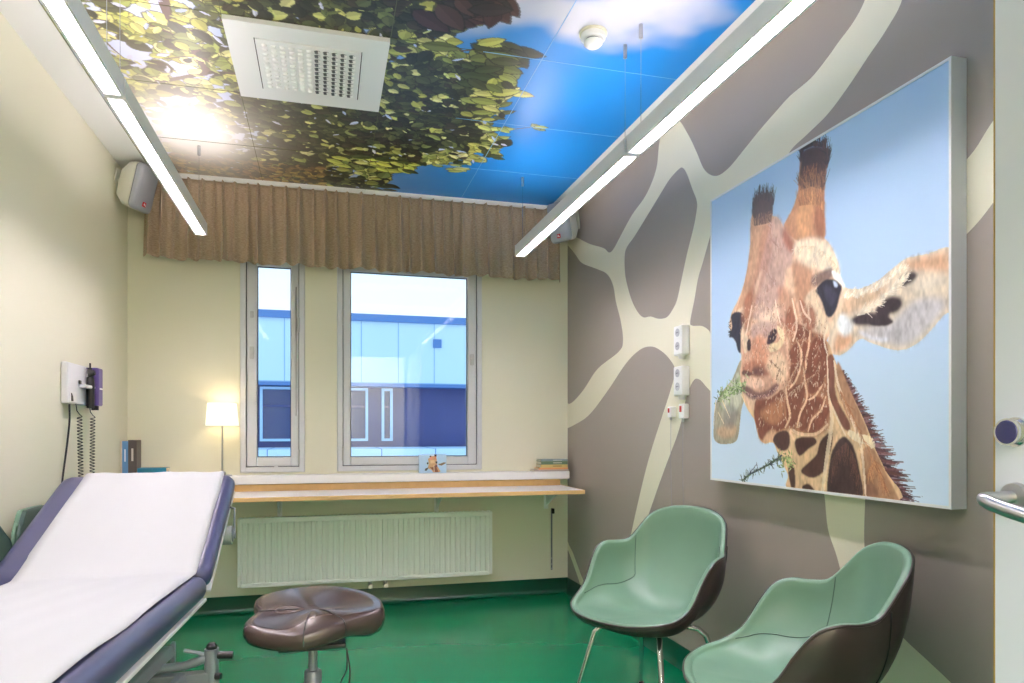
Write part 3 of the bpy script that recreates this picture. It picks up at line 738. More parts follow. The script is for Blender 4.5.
# left horn and its tuft
pf([(752.5,214),(772,214),(771,232),(764,260),(754,290),(744,306),(736,312),(742,292),(747,270),(750,245)], (190,150,122), .95, 1)
pf([(752.5,216),(753,203),(757,197),(767,192),(773,196),(773,205),(771.5,216),(762,224)], (60,52,54), 1, 1)
hair(130, [(753,212),(757,202),(766,200),(773,205)], 0.05, 1.65, [(44,42,50),(60,54,58),(30,34,44)], .003, .25)
hair(140, [(754,226),(765,224),(771,222)], 0.035, 1.6, [(110,84,74),(84,64,60),(150,120,100)], .002, .3)
# big horn and tuft
pf([(799.4,170),(798,190),(794,205),(788,217),(784,228),(800,242),(824,240),(824,205),(825.7,176),(826,160),(815,152),(802,156)], (188,140,108), 1, 1)
pf([(816,200),(824,196),(824,236),(818,236),(814,220)], (146,88,66), .7, 3)
pf([(802,200),(812,196),(812,230),(800,236),(796,222)], (218,166,122), .7, 4)
pf([(799.8,184),(800.5,165),(802.5,152),(812,146),(823,146),(828,152),(828,162),(826,172),(825,182),(821,172),(817,186),(812,172),(806,188),(803,176)], (56,43,44), 1, 2)
hair(260, [(801,162),(803,150),(812,146),(824,147),(829,158),(827,168)], 0.040, 1.45, [(40,32,38),(56,42,44),(76,56,54),(30,28,38)], .0026, .28)
hair(300, [(801,190),(812,186),(824,190)], 0.06, 1.5, [(110,76,60),(84,58,50),(160,116,86),(60,44,42)], .0022, .3)
hair(240, [(799,206),(812,204),(823,210)], 0.055, 1.5, [(176,120,84),(214,164,120),(140,92,66)], .002, .25, .7)
# forehead
pf([(776,216),(784,226),(792,244),(792,262),(784,285),(776,305),(766,318),(752,318),(750,300),(758,275),(764,250),(770,228)], (188,158,148), .9, 3)
hair(160, [(772,222),(770,240),(782,250),(764,270),(776,285),(758,300)], 0.03, 1.3, [(206,182,170),(150,116,108),(176,140,128)], .0016, .4, .6)
pf([(784,228),(792,238),(796,247),(790,252),(783,240)], (158,92,70), .8, 3)
pf([(795,243),(812,238),(828,243),(836,258),(840,272),(834,276),(822,270),(808,266),(796,256)], (240,226,202), .95, 3)
hair(140, [(796,246),(815,246),(830,256),(838,268)], 0.03, -1.0, [(240,230,208),(214,192,160),(226,208,180)], .0018, .5, .7)
pf([(794,262),(802,265),(811,270),(814,280),(810,292),(803,301),(796,300),(794,285),(791,272)], (180,134,106), .85, 3)
pf([(786,270),(792,270),(793,296),(788,310),(784,300)], (226,196,168), .8, 3)
pf([(737,312),(744,306),(752,296),(757,280),(762,270),(758,290),(752,312),(748,330),(744,345),(740,330)], (232,214,186), .8, 2)
pf([(745,300),(750,292),(753,296),(750,312),(746,330),(744,318)], (172,112,84), .85, 2)
pf([(758,318),(776,306),(786,306),(786,330),(778,324),(766,324)], (232,208,190), .8, 4)
# eyes
pf([(811,283),(812,277),(818,273),(826,269.5),(832,268),(833,274),(830,279),(822,282),(816,287)], (120,98,94), .9, 2)
pf([(832,271),(838,273),(843,281),(845,288),(840,284),(834,279)], (246,242,238), 1, 1)
pf([(806,297),(814,290),(820,300),(824,314),(829,322),(834,318),(840,300),(844,294),(842,308),(836,322),(830,332),(822,334),(812,330),(806,316)], (222,202,174), .9, 2)
pf([(815.5,291),(819,285),(824,280.5),(829,279),(835,280),(839,283),(842,287.5),(840.5,293),(839,299),(837,307),(834,313.5),(830,317.5),(826,315),(823,305),(819.5,297)], (44,42,56), 1, 1)
pf([(833,281),(836,282),(838,286),(835,287)], (190,204,226), 1, 1)
pf([(824,286),(832,288),(836,296),(831,306),(826,298)], (66,66,84), .7, 2)
pf([(729,336.6),(732,327),(731,316),(736,312),(742,313),(745,320),(743,326),(741,332),(740.8,342),(740.5,353),(738,351),(736,343),(733,338)], (44,44,58), 1, 1)
hair(12, [(731,318),(731,334)], 0.022, 0.15, [(40,40,54)], .0025, .5)
# brown and cream marks of the cheek
pf([(790,338),(806,330),(820,334),(828,346),(830,380),(832,404),(828,428),(816,436),(800,434),(788,430),(776,434),(762,442),(756,424),(756,402),(770,398),(784,388),(789,366)], (150,98,72), .92, 3)
pf([(778,286),(790,292),(797,306),(800,326),(790,338),(782,330),(779,310)], (176,116,88), .6, 4)
pf([(762,232),(770,226),(772,250),(764,280),(756,300),(750,304),(756,270)], (170,124,106), .5, 3)
pf([(744,300),(752,286),(756,300),(752,322),(746,334),(741,322)], (158,104,80), .6, 3)
for P_ in ([(799,299),(806,304),(809,318),(812,330),(806,330),(801,316)], [(790,306),(795,318),(795,332),(789,336),(785,322)], [(780,318),(786,330),(784,344),(779,352),(776,345)],
           [(809,305),(815,312),(816,326),(811,328)]):
    pf(P_, (150,88,66), .85, 2)
for P_ in ([(788,356),(794,345),(803,341),(808,346),(808,356),(802,363),(792,363)], [(795,334),(798,324),(807,329),(809.6,338),(798,339.5)],
           [(811,344),(818,336.6),(825.7,342),(827,358.6),(825.7,376),(818,382),(812.5,394),(806.7,382),(805,366)], [(790,366),(801,365),(799,374),(792,384)],
           [(786,391),(801,384),(805,391),(801,407),(796,424),(790,426),(787,418)], [(809,380),(824,380),(817,391),(809,393)],
           [(805,399),(820,397),(822,405),(811,418),(807,428),(801,431),(799.5,424)], [(824,405),(829,410),(824,424),(817,431),(809,433),(811,424)],
           [(757,398),(770,398),(783,390),(784,412),(786,426),(776,432),(762,440),(757,428),(754,414)]):
    pf(P_, (120,70,52), .95, 1)
pf([(760,412),(770,405),(782,400),(783,416),(775,424),(764,420)], (176,124,90), .8, 4)
pf([(768,432),(775,430),(776,438),(770,442),(763,441)], (208,170,134), .9, 2)
# cream veins
def vein(pts, w, rgb=(232,200,164)):
    Q = catmull([pp(p) for p in pts], False, 4)
    for i in range(len(Q)-1): pc.stroke(Q[i], Q[i+1], w*(0.35+0.65*math.sin(math.pi*(i+0.5)/(len(Q)-1))**0.5), w*(0.35+0.65*math.sin(math.pi*(i+0.6)/(len(Q)-0.8))**0.5), rgb, .8)
vein([(786,386),(787,400),(790,416),(785,428)], .006)
vein([(803,366),(805,382),(807,398),(800,414),(797,428)], .005)
vein([(823,384),(815,396),(808,400)], .004); vein([(826,396),(821,410),(812,420),(808,432)], .004)
vein([(798,342),(801,352),(801,364),(796,380),(788,390)], .005)
vein([(810,330),(809,345),(806,360),(806,370)], .005)
vein([(775,300),(779,318),(783,334),(786,352)], .003, (244,226,204)); vein([(752,305),(748,325),(744,345),(741,360)], .004, (240,220,196))
vein([(792,298),(795,312),(797,326),(793,342)], .005, (240,216,190)); vein([(800,300),(804,312),(811,320)], .004, (238,214,190))
vein([(828,326),(824,340),(828,356)], .004, (230,214,190))
vein([(796,444),(790,430),(800,434),(816,434),(828,424)], .006)
# neck coat patches
for P_ in ([(773,441),(776.7,433),(786,430.5),(790,437),(788,448.6),(780.5,450.5)], [(795,445),(797.6,438),(813,437),(816.7,443),(809,448.6),(799.5,456)],
           [(801.5,469.5),(810,461),(816.7,454),(820.5,441),(832,431),(832,445),(828,460),(824,471.4),(813,478),(803,474)], [(788,467.6),(794,466),(795,487),(791,487)],
           [(802,487),(809,484),(816,494),(806,496)]):
    pf(P_, (78,52,44), 1, 1)
pf([(829,500),(830,460),(835.7,444),(843,436.5),(849,440),(854,448),(858.6,465.7),(861.5,500)], (64,46,46), 1, 1)
for P_ in ([(861,452),(872,447),(884,470),(899,505),(867,502),(863,471)], [(836,384),(838,362),(846,380),(858,408),(866.7,429.5),(866.7,436),(859,435),(847.6,416),(840,395)]):
    pf(P_, (172,130,100), 1, 1)
pf([(863,472),(872,478),(880,500),(867,500)], (110,74,58), .7, 3)
pf([(826.7,378),(828,357),(834,358),(836,395),(849.5,422),(849.5,430.5),(843,427.6),(834,408.6),(828.6,397)], (122,78,62), 1, 1)
vein([(827,356),(828,380),(829,398),(838,420),(846,436)], .004, (236,216,188)); vein([(834,360),(838,384),(846,405),(856,430),(862,452),(866,500)], .006, (236,216,188))
vein([(829,398),(832,420),(828,450),(824,480),(822,498)], .009, (232,212,180))
vein([(848,432),(858,438),(870,441),(873,448)], .014, (232,220,192))
hair(260, [(832,470),(836,452),(846,442),(854,455),(860,480)], 0.05, -1.5, [(88,62,56),(50,38,40),(110,78,62)], .0016, .2, .6)
hair(260, [(868,470),(875,460),(885,485),(850,410),(840,390)], 0.04, -1.9, [(200,146,104),(150,100,70),(186,130,92)], .0016, .3, .6)
# muzzle
pf([(744,338),(752,330),(764,328),(776,322),(786,330),(786,345),(790,360),(788,378),(780,390),(768,398),(754,398),(745,392),(741,378),(742,362)], (204,160,134), .95, 2)
pf([(752,326),(760,322),(776,322),(776,330),(768,338),(760,334),(752,338)], (190,160,152), .8, 3)
pf([(754,340),(762,338),(766,350),(768,362),(758,366),(751,360)], (206,146,116), .8, 3)
pf([(770,344),(778,342),(783,334),(784,342),(778,350),(770,352)], (226,208,168), .95, 1)
pf([(777,326),(783,330),(784,338),(780,338)], (230,214,178), .95, 1)
pf([(743,340),(746,334),(748,340),(747,352),(744,352)], (226,206,176), .9, 1)
pf([(767,344),(768.2,336),(771,331),(774.5,328.8),(777,331),(776,339),(772,343.5)], (54,36,48), 1, 1)
pf([(747,343),(748.4,339),(750.4,340),(751,346),(750,350.5),(747.6,350)], (58,40,48), 1, 1)
pf([(743,366),(748,362),(758,360),(764,362),(766,370),(772,374),(764,376),(750,375),(744,372)], (172,112,88), .8, 2)
pf([(752,369),(757,366),(763,368),(765,373),(760,376.5),(753,375)], (84,54,54), .8, 3)
pf([(741.8,372),(745,370),(752,373),(750,376),(743,375)], (96,62,56), .9, 1)
pf([(768,358),(778,352),(785,360),(787,374),(781,384),(772,376),(768,368)], (232,206,174), .75, 3)
pf([(742,377),(752,378),(762,380),(764,386),(754,388),(744,386)], (234,200,176), .9, 2)
pf([(742,388),(748,386),(757,392),(767,390),(776,383),(779,386),(772,395),(760,399),(749,398)], (96,62,68), .85, 2)
hair(140, [(744,390),(754,396),(768,394),(777,386)], 0.014, -1.2, [(70,48,58),(200,164,150),(120,80,80)], .0016, .6, .8)
hair(60, [(770,360),(780,370),(776,380)], 0.008, 0.5, [(120,80,64)], .002, 1.0, .7)
# short freckles of darker hair over muzzle and cheeks
for k in range(900):
    p = (742+rp.random()*86, 300+rp.random()*130)
    if p[0] > 790 and p[1] < 320: continue
    if p[1] > 395 and p[0] < 756: continue
    q = pp(p); a = -1.4+rp.gauss(0, .4); L = .004+.012*rp.random()
    if np.abs(pc.a[min(int(q[1]/pc.dy), pc.ny-1), min(int(q[0]/pc.dx), pc.nx-1)]-np.array(lin((212,232,250)))).sum() < 0.35: continue
    pc.stroke(q, (q[0]+L*math.cos(a), q[1]+L*math.sin(a)), .0024, .001, rp.choice([(130,84,66),(110,70,60),(228,200,172),(236,214,190),(150,100,78)]), .55)
# overall coat streaks on head
hair(500, [(740,330),(760,300),(790,330),(810,300),(800,360),(780,400),(820,370),(815,250)], 0.03, -1.3, [(232,204,174),(150,100,76),(206,160,128),(240,222,198)], .0013, .6, .35)
# leaves at the mouth and the thorn twig
for k in range(150):
    t = rp.random(); q = pp((744-t*26+rp.gauss(0, 2.5), 384+t*14+rp.gauss(0, 3.5))); a = rp.random()*6.3; L = .012+.02*rp.random()
    pc.stroke(q, (q[0]+L*math.cos(a), q[1]+L*math.sin(a)), .003, .001, rp.choice([(150,176,116),(120,148,90),(190,206,156),(90,112,70)]), .9)
for a_, b_ in (((722,400),(730,418)), ((718,412),(724,424)), ((741,394),(748,410)), ((716,400),(713,426))):
    pc.stroke(pp(a_), pp(b_), .003, .0012, (224,206,170))
for k in range(60):
    q = pp((785+rp.gauss(0, 4), 461+rp.gauss(0, 5))); a = rp.random()*6.3; L = .018
    pc.stroke(q, (q[0]+L*math.cos(a), q[1]+L*math.sin(a)), .003, .001, rp.choice([(140,160,96),(96,116,70),(180,190,130)]), .9)
TW = [(742,481),(752,473),(762,468),(772,463),(782,455)]
for i in range(4): pc.stroke(pp(TW[i]), pp(TW[i+1]), .004, .003, (52,58,80))
pc.stroke(pp((744,480)), pp((757,464)), .003, .001, (50,54,90))
for k in range(90):
    t = rp.random()*3.99; i = int(t); f = t-i; p = (TW[i][0]*(1-f)+TW[i+1][0]*f, TW[i][1]*(1-f)+TW[i+1][1]*f); q = pp(p); a = rp.random()*6.3; L = .01+.022*rp.random()
    pc.stroke(q, (q[0]+L*math.cos(a), q[1]+L*math.sin(a)), .0028, .0008, rp.choice([(58,74,76),(70,92,70),(44,50,80),(96,116,96)]), .9)
# fur mottling of the photographed coat, following its own colours
bg_ = np.array(lin((212, 232, 250)))*(1-vv) + np.array(lin((164, 198, 236)))*vv
dd = np.clip(np.abs(pc.a-bg_).sum(-1)*8, 0, 1)
nz = vnoise(pc.ny, pc.nx, 60, 130, 8, 2)*0.6 + vnoise(pc.ny, pc.nx, 14, 22, 9, 3)*0.4
gn = np.clip(0.55+0.92*nz, 0.5, 1.4)[..., None]
pc.a = pc.a*(1+(gn-1)*dd[..., None])
M['photo'] = attr_mat('satin photo print', 0.45, 0.35)
pt = thing('giraffe_picture', 'large square photo print of a giraffe head mounted on the patterned wall', 'picture', (XR, (PY0+PY1)/2, PZ0-0.01))
def ppos(u, v):
    uu, vv_ = np.meshgrid(u, v); return np.stack([np.full_like(uu, PXF-XR), uu+PY0-(PY0+PY1)/2, vv_+0.01], -1)
pc.sheet('photo_print', ppos, M['photo'], pt)
bm = BM(); hw = (PY1-PY0)/2; hh = PZ1-PZ0
for y0, y1, z0, z1 in ((-hw-0.008, -hw, 0.002, hh+0.018), (hw, hw+0.008, 0.002, hh+0.018), (-hw, hw, 0.002, 0.010), (-hw, hw, hh+0.010, hh+0.018)):
    box(bm, PXF-XR-0.0015, -0.002, y0, y1, z0, z1)
box(bm, PXF-XR+0.003, -0.004, -hw, hw, 0.010, hh+0.010)
M['pic_frame'] = mat('pale aluminium picture frame', (226, 228, 230), 0.4, metal=0.1)
obj('frame', bm, M['pic_frame'], pt)
# ============================================================ SOCKETS AND CALL SWITCHES ON THE MURAL WALL
M['socket'] = mat('white socket plastic', (240, 240, 238), 0.35)
M['socket_hole'] = mat('socket hole grey', (184, 186, 190), 0.5)
def socket(label, y, z):
    t = thing('wall_socket', label, 'wall socket', (XR, y, z), 0, 'double sockets on the mural wall')
    bm = BM(); box(bm, -0.042, -0.001, -0.040, 0.040, -0.068, 0.068); obj('housing', bm, M['socket'], t, bevel=0.006, seg=3)
    for dz in (-0.026, 0.036):
        bm = BM(); loft(bm, [[Vector((-x_, 0.019*math.cos(a), dz+0.019*math.sin(a))) for a in [2*PI*k/20 for k in range(20)]] for x_ in (0.0421, 0.0440)])
        o = obj('outlet', bm, M['socket_hole'], t)
        bm = BM(); cyl(bm, (-0.0441, -0.007, dz), (-0.0446, -0.007, dz), 0.003, n=8); cyl(bm, (-0.0441, 0.007, dz), (-0.0446, 0.007, dz), 0.003, n=8); obj('pin_hole', bm, M['black'], o)
    bm = BM(); cyl(bm, (-0.02, 0, -0.085), (-0.02, 0, -0.068), 0.013, 0.018, 14); obj('cable_gland', bm, M['socket'], t, smooth=True, auto=40)
socket('upper white double wall socket between mural patches beside the giraffe picture', 2.905, 1.522)
socket('lower white double wall socket just above the red call switches', 2.905, 1.335)
M['cord_grey'] = mat('grey pull cord', (150, 150, 156), 0.6)
def pull(label, y, z, L, s):
    t = thing('call_switch', label, 'call switch', (XR, y, z))
    bm = BM(); box(bm, -0.03, -0.001, -0.024*s, 0.024*s, -0.034*s, 0.034*s); obj('housing', bm, M['socket'], t, bevel=0.004)
    bm = BM(); box(bm, -0.034, -0.0301, -0.007*s, 0.010*s, -0.004*s, 0.024*s); obj('button', bm, M['red'], t, bevel=0.002)
    bm = BM(); cyl(bm, (-0.02, 0, -0.05*s), (-0.02, 0, -0.034*s), 0.006, n=10); obj('cord_outlet', bm, M['socket_hole'], t)
    bm = BM(); tube(bm, [(-0.02, 0, -0.05*s), (-0.02, 0.002, -L*0.5), (-0.016, 0.0, -L)], 0.0012, 6); obj('pull_cord', bm, M['cord_grey'], t)
pull('small white call switch with red button, the farther and smaller of the pair', 3.010, 1.195, 0.46, 0.75)
pull('larger white call switch with red button and hanging cord below the sockets', 2.895, 1.196, 0.52, 1.0)

# ============================================================ DIAGNOSTIC UNIT ON THE LEFT WALL
M['unit_white'] = mat('off-white instrument casing', (232, 232, 234), 0.35)
M['purple'] = mat('violet plastic', (84, 66, 130), 0.4)
M['navy'] = mat('navy blue', (34, 38, 92), 0.25)
u = thing('diagnostic_unit', 'white wall-mounted otoscope station with violet handle and coiled cords', 'otoscope station', (XL, 3.52, 1.225))
bm = BM(); box(bm, 0.001, 0.030, -0.065, 0.19, 0.0, 0.185); obj('casing', bm, M['unit_white'], u, bevel=0.008, seg=3)
bm = BM(); box(bm, 0.0302, 0.034, -0.045, 0.035, 0.008, 0.055); pn = obj('badge_panel', bm, M['socket'], u, bevel=0.002)
bm = BM(); q = [Vector((0, y, z)) for y, z in ((-0.038, 0.012), (-0.008, 0.012), (-0.014, 0.034), (-0.028, 0.048), (-0.038, 0.048))]
loft(bm, [[p+Vector((x, 0, 0)) for p in q] for x in (0.0342, 0.035)]); obj('badge_mark', bm, M['navy'], pn)
bm = BM(); box(bm, 0.030, 0.036, 0.07, 0.095, 0.095, 0.112); obj('switch', bm, M['black'], u, bevel=0.002)
bm = BM(); box(bm, 0.001, 0.028, 0.19, 0.215, 0.02, 0.175); box(bm, 0.026, 0.060, 0.08, 0.215, 0.078, 0.094); obj('cradle_arm', bm, M['unit_white'], u, bevel=0.005)
h1 = BM(); tube(h1, [(0.048, 0.178, -0.012), (0.048, 0.178, 0.10), (0.048, 0.178, 0.135)], [0.016, 0.018, 0.014], 14); h1 = obj('handle', h1, M['black'], u, smooth=True, auto=40)
bm = BM(); cyl(bm, (0.044, 0.165, 0.150), (0.070, 0.165, 0.155), 0.020, 0.012, 14); cyl(bm, (0.048, 0.178, 0.13), (0.048, 0.170, 0.178), 0.009, n=10); cyl(bm, (0.048, 0.174, 0.178), (0.048, 0.174, 0.20), 0.004, n=8)
obj('instrument_head', bm, M['black'], h1, smooth=True, auto=40)
bm = BM(); box(bm, 0.012, 0.075, 0.205, 0.275, 0.0, 0.182); vh = obj('specula_holder', bm, M['purple'], u, bevel=0.008, seg=3)
bm = BM(); box(bm, 0.0752, 0.0762, 0.220, 0.262, 0.078, 0.086); obj('print_mark', bm, M['socket'], vh)
bm = BM(); cyl(bm, (0.05, 0.24, -0.02), (0.05, 0.24, 0.0), 0.016, n=14); obj('lower_cap', bm, M['black'], u, smooth=True, auto=40)
def coil(y0, zt, zb, lean):
    P = [(0.04, y0-0.015, 0.002), (0.045, y0-0.018, -0.03), (0.05, y0, zt+0.01)]; n = 21*10
    for i in range(n+1):
        a = 2*PI*i/10; f = i/n; P.append((0.05+0.010*math.cos(a), y0+lean*f+0.010*math.sin(a), zt+(zb-zt)*f))
    bm = BM(); tube(bm, P, 0.0021, 6); return obj('coiled_cord', bm, M['black'], u, smooth=True)
coil(0.02, -0.055, -0.36, 0.02); coil(0.205, -0.055, -0.36, -0.01)
bm = BM(); tube(bm, catmull([(0.016, 0.0, 0.0), (0.016, 0.0, -0.08), (0.014, -0.03, -0.20), (0.012, -0.075, -0.34), (0.006, -0.10, -0.55), (0.006, -0.10, -0.9)], False, 5), 0.0042, 8); obj('power_cable', bm, M['black'], u, smooth=True)

# ============================================================ TABLE LAMP ON THE SILL
M['shade'] = mat('glowing fabric lampshade', (250, 246, 236), 0.8, emit=((255, 244, 220), 0.75))
l = thing('table_lamp', 'slim table lamp with small glowing white shade beside the left window', 'table lamp', (-0.590, 4.44, 0.8382))
bm = BM(); lathe(bm, [(0.055, 0.0), (0.055, 0.008), (0.012, 0.014)]); obj('base', bm, M['satin'], l, smooth=True, auto=40)
bm = BM(); cyl(bm, (0, 0, 0.01), (0, 0, 0.34), 0.0045, n=12); obj('pole', bm, M['satin'], l, smooth=True, auto=40)
bm = BM(); loft(bm, [[Vector((a, b_, z)) for a, b_ in rounded(w, w*0.88, 0.028, 5)] for w, z in ((0.172, 0.300), (0.152, 0.432))], False, False); o = obj('lamp_shade', bm, M['shade'], l, smooth=True, auto=50)
md = o.modifiers.new('thickness', 'SOLIDIFY'); md.thickness = 0.0015
bm = BM(); lathe(bm, [(0.012, 0.34), (0.012, 0.36), (0.026, 0.37), (0.030, 0.40), (0.018, 0.42)]); M['bulb'] = mat('lit bulb', (255, 240, 210), 0.5, emit=((255, 226, 180), 14)); obj('bulb', bm, M['bulb'], l, smooth=True)
bm = BM(); 
for a in (0.3, 2.4, 4.5): tube(bm, [(0, 0, 0.335), (0.075*math.cos(a), 0.066*math.sin(a), 0.304)], 0.0015, 6)
obj('shade_holder', bm, M['satin'], l)

# ============================================================ BOOKS
def book(name, label, w, d_, h, cover, loc, rot, group, spine=None, page=(232, 226, 208)):
    """lying book: w along x (spine length), d_ along y, thickness h"""
    t = thing(name, label, 'book', loc, 0, group); t.rotation_euler = rot
    key = 'cover%s' % (cover,)
    if key not in M: M[key] = mat('book cover', cover, 0.4); 
    if 'pages' not in M: M['pages'] = mat('book pages', page, 0.8)
    bm = BM(); box(bm, 0, w, 0, d_, 0, 0.0022); box(bm, 0, w, 0, d_, h-0.0022, h); box(bm, 0, w, 0, 0.0025, 0.0022, h-0.0022); obj('cover', bm, M[key], t, bevel=0.0008)
    bm = BM(); box(bm, 0.003, w-0.003, 0.0026, d_-0.003, 0.0024, h-0.0024); obj('pages', bm, M['pages'], t)
    if spine:
        k2 = 'print%s' % (spine,)
        if k2 not in M: M[k2] = mat('spine print', spine, 0.5)
        bm = BM(); rr = random.Random(int(w*1e4+h*1e5))
        box(bm, w*0.45, w*0.78, -0.0006, -0.0001, h*0.38, h*0.62)
        obj('spine_print', bm, M[k2], t)
    return t
SZ = 0.8384
G1 = 'books at the left end of the window sill'; BY = 4.365
# upright: length axis up -> rotate about y by -90deg
book('book', 'thin cream book standing at the left end of the upright books', 0.212, 0.10, 0.009, (226, 206, 180), (-1.107, BY, SZ), (0, -PI/2, 0), G1)
book('book', 'blue upright book between the cream one and the dark one', 0.210, 0.10, 0.030, (92, 140, 190), (-1.0765, BY, SZ), (0, -PI/2, 0), G1, (222, 230, 240))
book('book', 'dark brown upright book with pale print on its spine', 0.216, 0.10, 0.044, (84, 74, 70), (-1.032, BY, SZ), (0, -PI/2, 0), G1, (206, 200, 190))
book('book', 'teal book lying flat beside the upright books, topmost', 0.150, 0.10, 0.026, (40, 124, 156), (-1.029, BY, SZ+0.0303), (0, 0, 0), G1)
book('book', 'pale tan book lying under the flat teal book', 0.165, 0.10, 0.030, (214, 184, 140), (-1.029, BY, SZ), (0, 0, 0), G1)
G2 = 'stack of books at the right end of the window sill'
z = SZ
for lb, w, dx, h, c, sp in (('grey thin book at the bottom of the stack by the mural wall', 0.240, 0.0, 0.012, (182, 170, 168), None),
                       ('orange and cream book second from the bottom of the stack by the mural wall', 0.205, 0.030, 0.012, (226, 160, 110), None),
                       ('yellow book in the middle of the stack by the mural wall', 0.19, 0.043, 0.020, (214, 190, 120), (150, 110, 60)),
                       ('green patterned book second from the top of the stack by the mural wall', 0.186, 0.047, 0.022, (104, 128, 100), (210, 210, 190)),
                       ('slate blue book on top of the stack by the mural wall', 0.188, 0.046, 0.012, (130, 152, 158), (220, 224, 220))):
    book('book', lb, w, 0.105, h, c, (1.335+dx, 4.412, z), (0, 0, 0), G2, sp); z += h+0.0003

# ============================================================ SMALL GIRAFFE PRINT BLOCK
pb = thing('photo_block', 'small clear blue block with a giraffe photo on the sill below the right window', 'photo block', (0.662, 4.43, 0.8382))
mc = Canvas(0.172, 0.118, 173, 119)
mc.a[:] = np.array(lin((184, 216, 244)))
def mp_(x, y): return ((x-418)/30.0*0.172, (476-y)/21.5*0.118)
def mf(pts, c, al=1.0, soft=0): mc.fill([mp_(*p) for p in pts], c, al, soft)
Z = lambda X_, Y_: (410+X_/17.08, 445+Y_/17.08)
mf([Z(300,250),(Z(330,230)),Z(350,200),Z(440,190),Z(470,260),Z(470,320),Z(480,400),Z(540,500),Z(500,520),Z(400,520),Z(370,470),Z(310,440),Z(300,400),Z(320,350)], (206,164,124))
mf([Z(330,190),Z(360,185),Z(365,215),Z(335,220)], (56,50,56)); mf([Z(420,165),Z(465,165),Z(462,205),Z(425,205)], (40,44,52))
mf([Z(335,215),Z(365,215),Z(390,260),Z(340,270)], (226,150,130)); mf([Z(425,205),Z(462,205),Z(455,260),Z(410,260)], (216,140,110))
mf([Z(275,330),Z(305,310),Z(312,350),Z(285,360)], (60,56,60)); mf([Z(440,300),Z(478,300),Z(478,340),Z(450,345)], (44,44,52))
mf([Z(490,350),Z(540,345),Z(600,320),Z(650,330),Z(600,365),Z(560,385),Z(510,375)], (140,118,100)); mf([Z(235,480),Z(250,440),Z(310,415),Z(300,450),Z(270,485)], (96,90,92))
mf([Z(330,410),Z(380,420),Z(440,380),Z(470,430),Z(500,510),Z(420,515),Z(380,460)], (126,84,68)); mf([Z(440,360),Z(475,370),Z(480,420),Z(445,410)], (110,72,84))
mf([Z(405,380),Z(418,380),Z(425,515),Z(412,515)], (232,206,178)); mf([Z(345,280),Z(420,275),Z(430,330),Z(350,340)], (230,196,150), .8)
def mpos(u_, v_):
    uu, vq = np.meshgrid(u_, v_); return np.stack([uu-0.086, np.full_like(uu, -0.0122), vq+0.001], -1)
M['photo_small'] = attr_mat('small photo print', 0.3)
mc.sheet('photo', mpos, M['photo_small'], pb)
bm = BM(); box(bm, -0.088, 0.088, -0.0115, 0.0115, 0.0, 0.12); M['acrylic'] = mat('pale blue acrylic', (196, 220, 242), 0.12); obj('acrylic_block', bm, M['acrylic'], pb, bevel=0.002)

# ============================================================ ENTRANCE DOOR, standing open against the right side
M['door'] = mat('pale grey door laminate', (204, 208, 222), 0.35, noise=(1.5, 0.02))
M['door_edge'] = mat('oak door edging', (170, 138, 70), 0.5, noise=(30, .2))
DX = 1.072; DYE = 0.912
dr = bpy.data.objects.new('door_1', None); COL.objects.link(dr); dr['kind'] = 'structure'; dr.location = (DX, -0.40, 0)
dl = DYE+0.40
bm = BM(); box(bm, 0, 0.040, 0, dl-0.004, 0.008, 2.10); obj('door_leaf', bm, M['door'], dr)
bm = BM(); box(bm, 0.0, 0.040, dl-0.0038, dl, 0.008, 2.10); obj('edging', bm, M['door_edge'], dr, bevel=0.001)
hy, hz = 1.4075-0.135, 1.0         # along the leaf from the hinge side
hp = on_x(1017, 497, DX); hy = hp[1]+0.40; hz = hp[2]
bm = BM(); cyl(bm, (0, hy, hz), (-0.010, hy, hz), 0.0235, 0.022, 28)
hd = obj('rose', bm, M['satin'], dr, smooth=True, auto=40)
bm = BM(); P = catmull([(-0.008, hy, hz), (-0.052, hy+0.004, hz), (-0.068, hy+0.002, hz-0.001), (-0.074, hy-0.012, hz-0.004), (-0.074, hy-0.045, hz-0.012), (-0.070, hy-0.085, hz-0.020)], False, 6)
tube(bm, P, [0.0080]*(len(P)-16)+[0.0088, 0.0092, 0.0096, 0.0100]+[0.0100]*12, 16); 
for v_ in bm.verts: v_.co.z = hz+(v_.co.z-hz)*1.15
obj('lever_handle', bm, M['satin'], hd, smooth=True, auto=60)
cz = on_x(1016, 432, DX); cy = cz[1]+0.40
bm = BM(); cyl(bm, (0, cy, cz[2]), (-0.004, cy, cz[2]), 0.0240, 0.0235, 28); cyl(bm, (-0.004, cy, cz[2]), (-0.020, cy, cz[2]), 0.0185, 0.0220, 28); ck = obj('lock_ring', bm, M['steel'], dr, smooth=True, auto=40)
bm = BM(); cyl(bm, (-0.020, cy, cz[2]), (-0.0215, cy, cz[2]), 0.019, 0.018, 24); obj('lock_button', bm, M['navy'], ck, smooth=True, auto=40)
bm = BM()
box(bm, 1.04, 1.12, YF, YF+0.012, 0, 2.18)
struct(obj('trim_1', bm, M['white']))
# ============================================================ SHELL CHAIRS
def leather(name, rgb, rough=0.38):
    m = mat(name, rgb, rough, noise=(9, 0.12), bump=(60, 0.10, 0.002), spec=0.5)
    return m
M['green_leather'] = leather('sage green leather', (106, 142, 120))
M['brown_leather'] = leather('dark brown leather', (54, 46, 44), 0.35)
M['dark_green'] = leather('dark green shell', (52, 78, 72), 0.5)
M['seam'] = mat('dark seam', (64, 92, 78), 0.6)
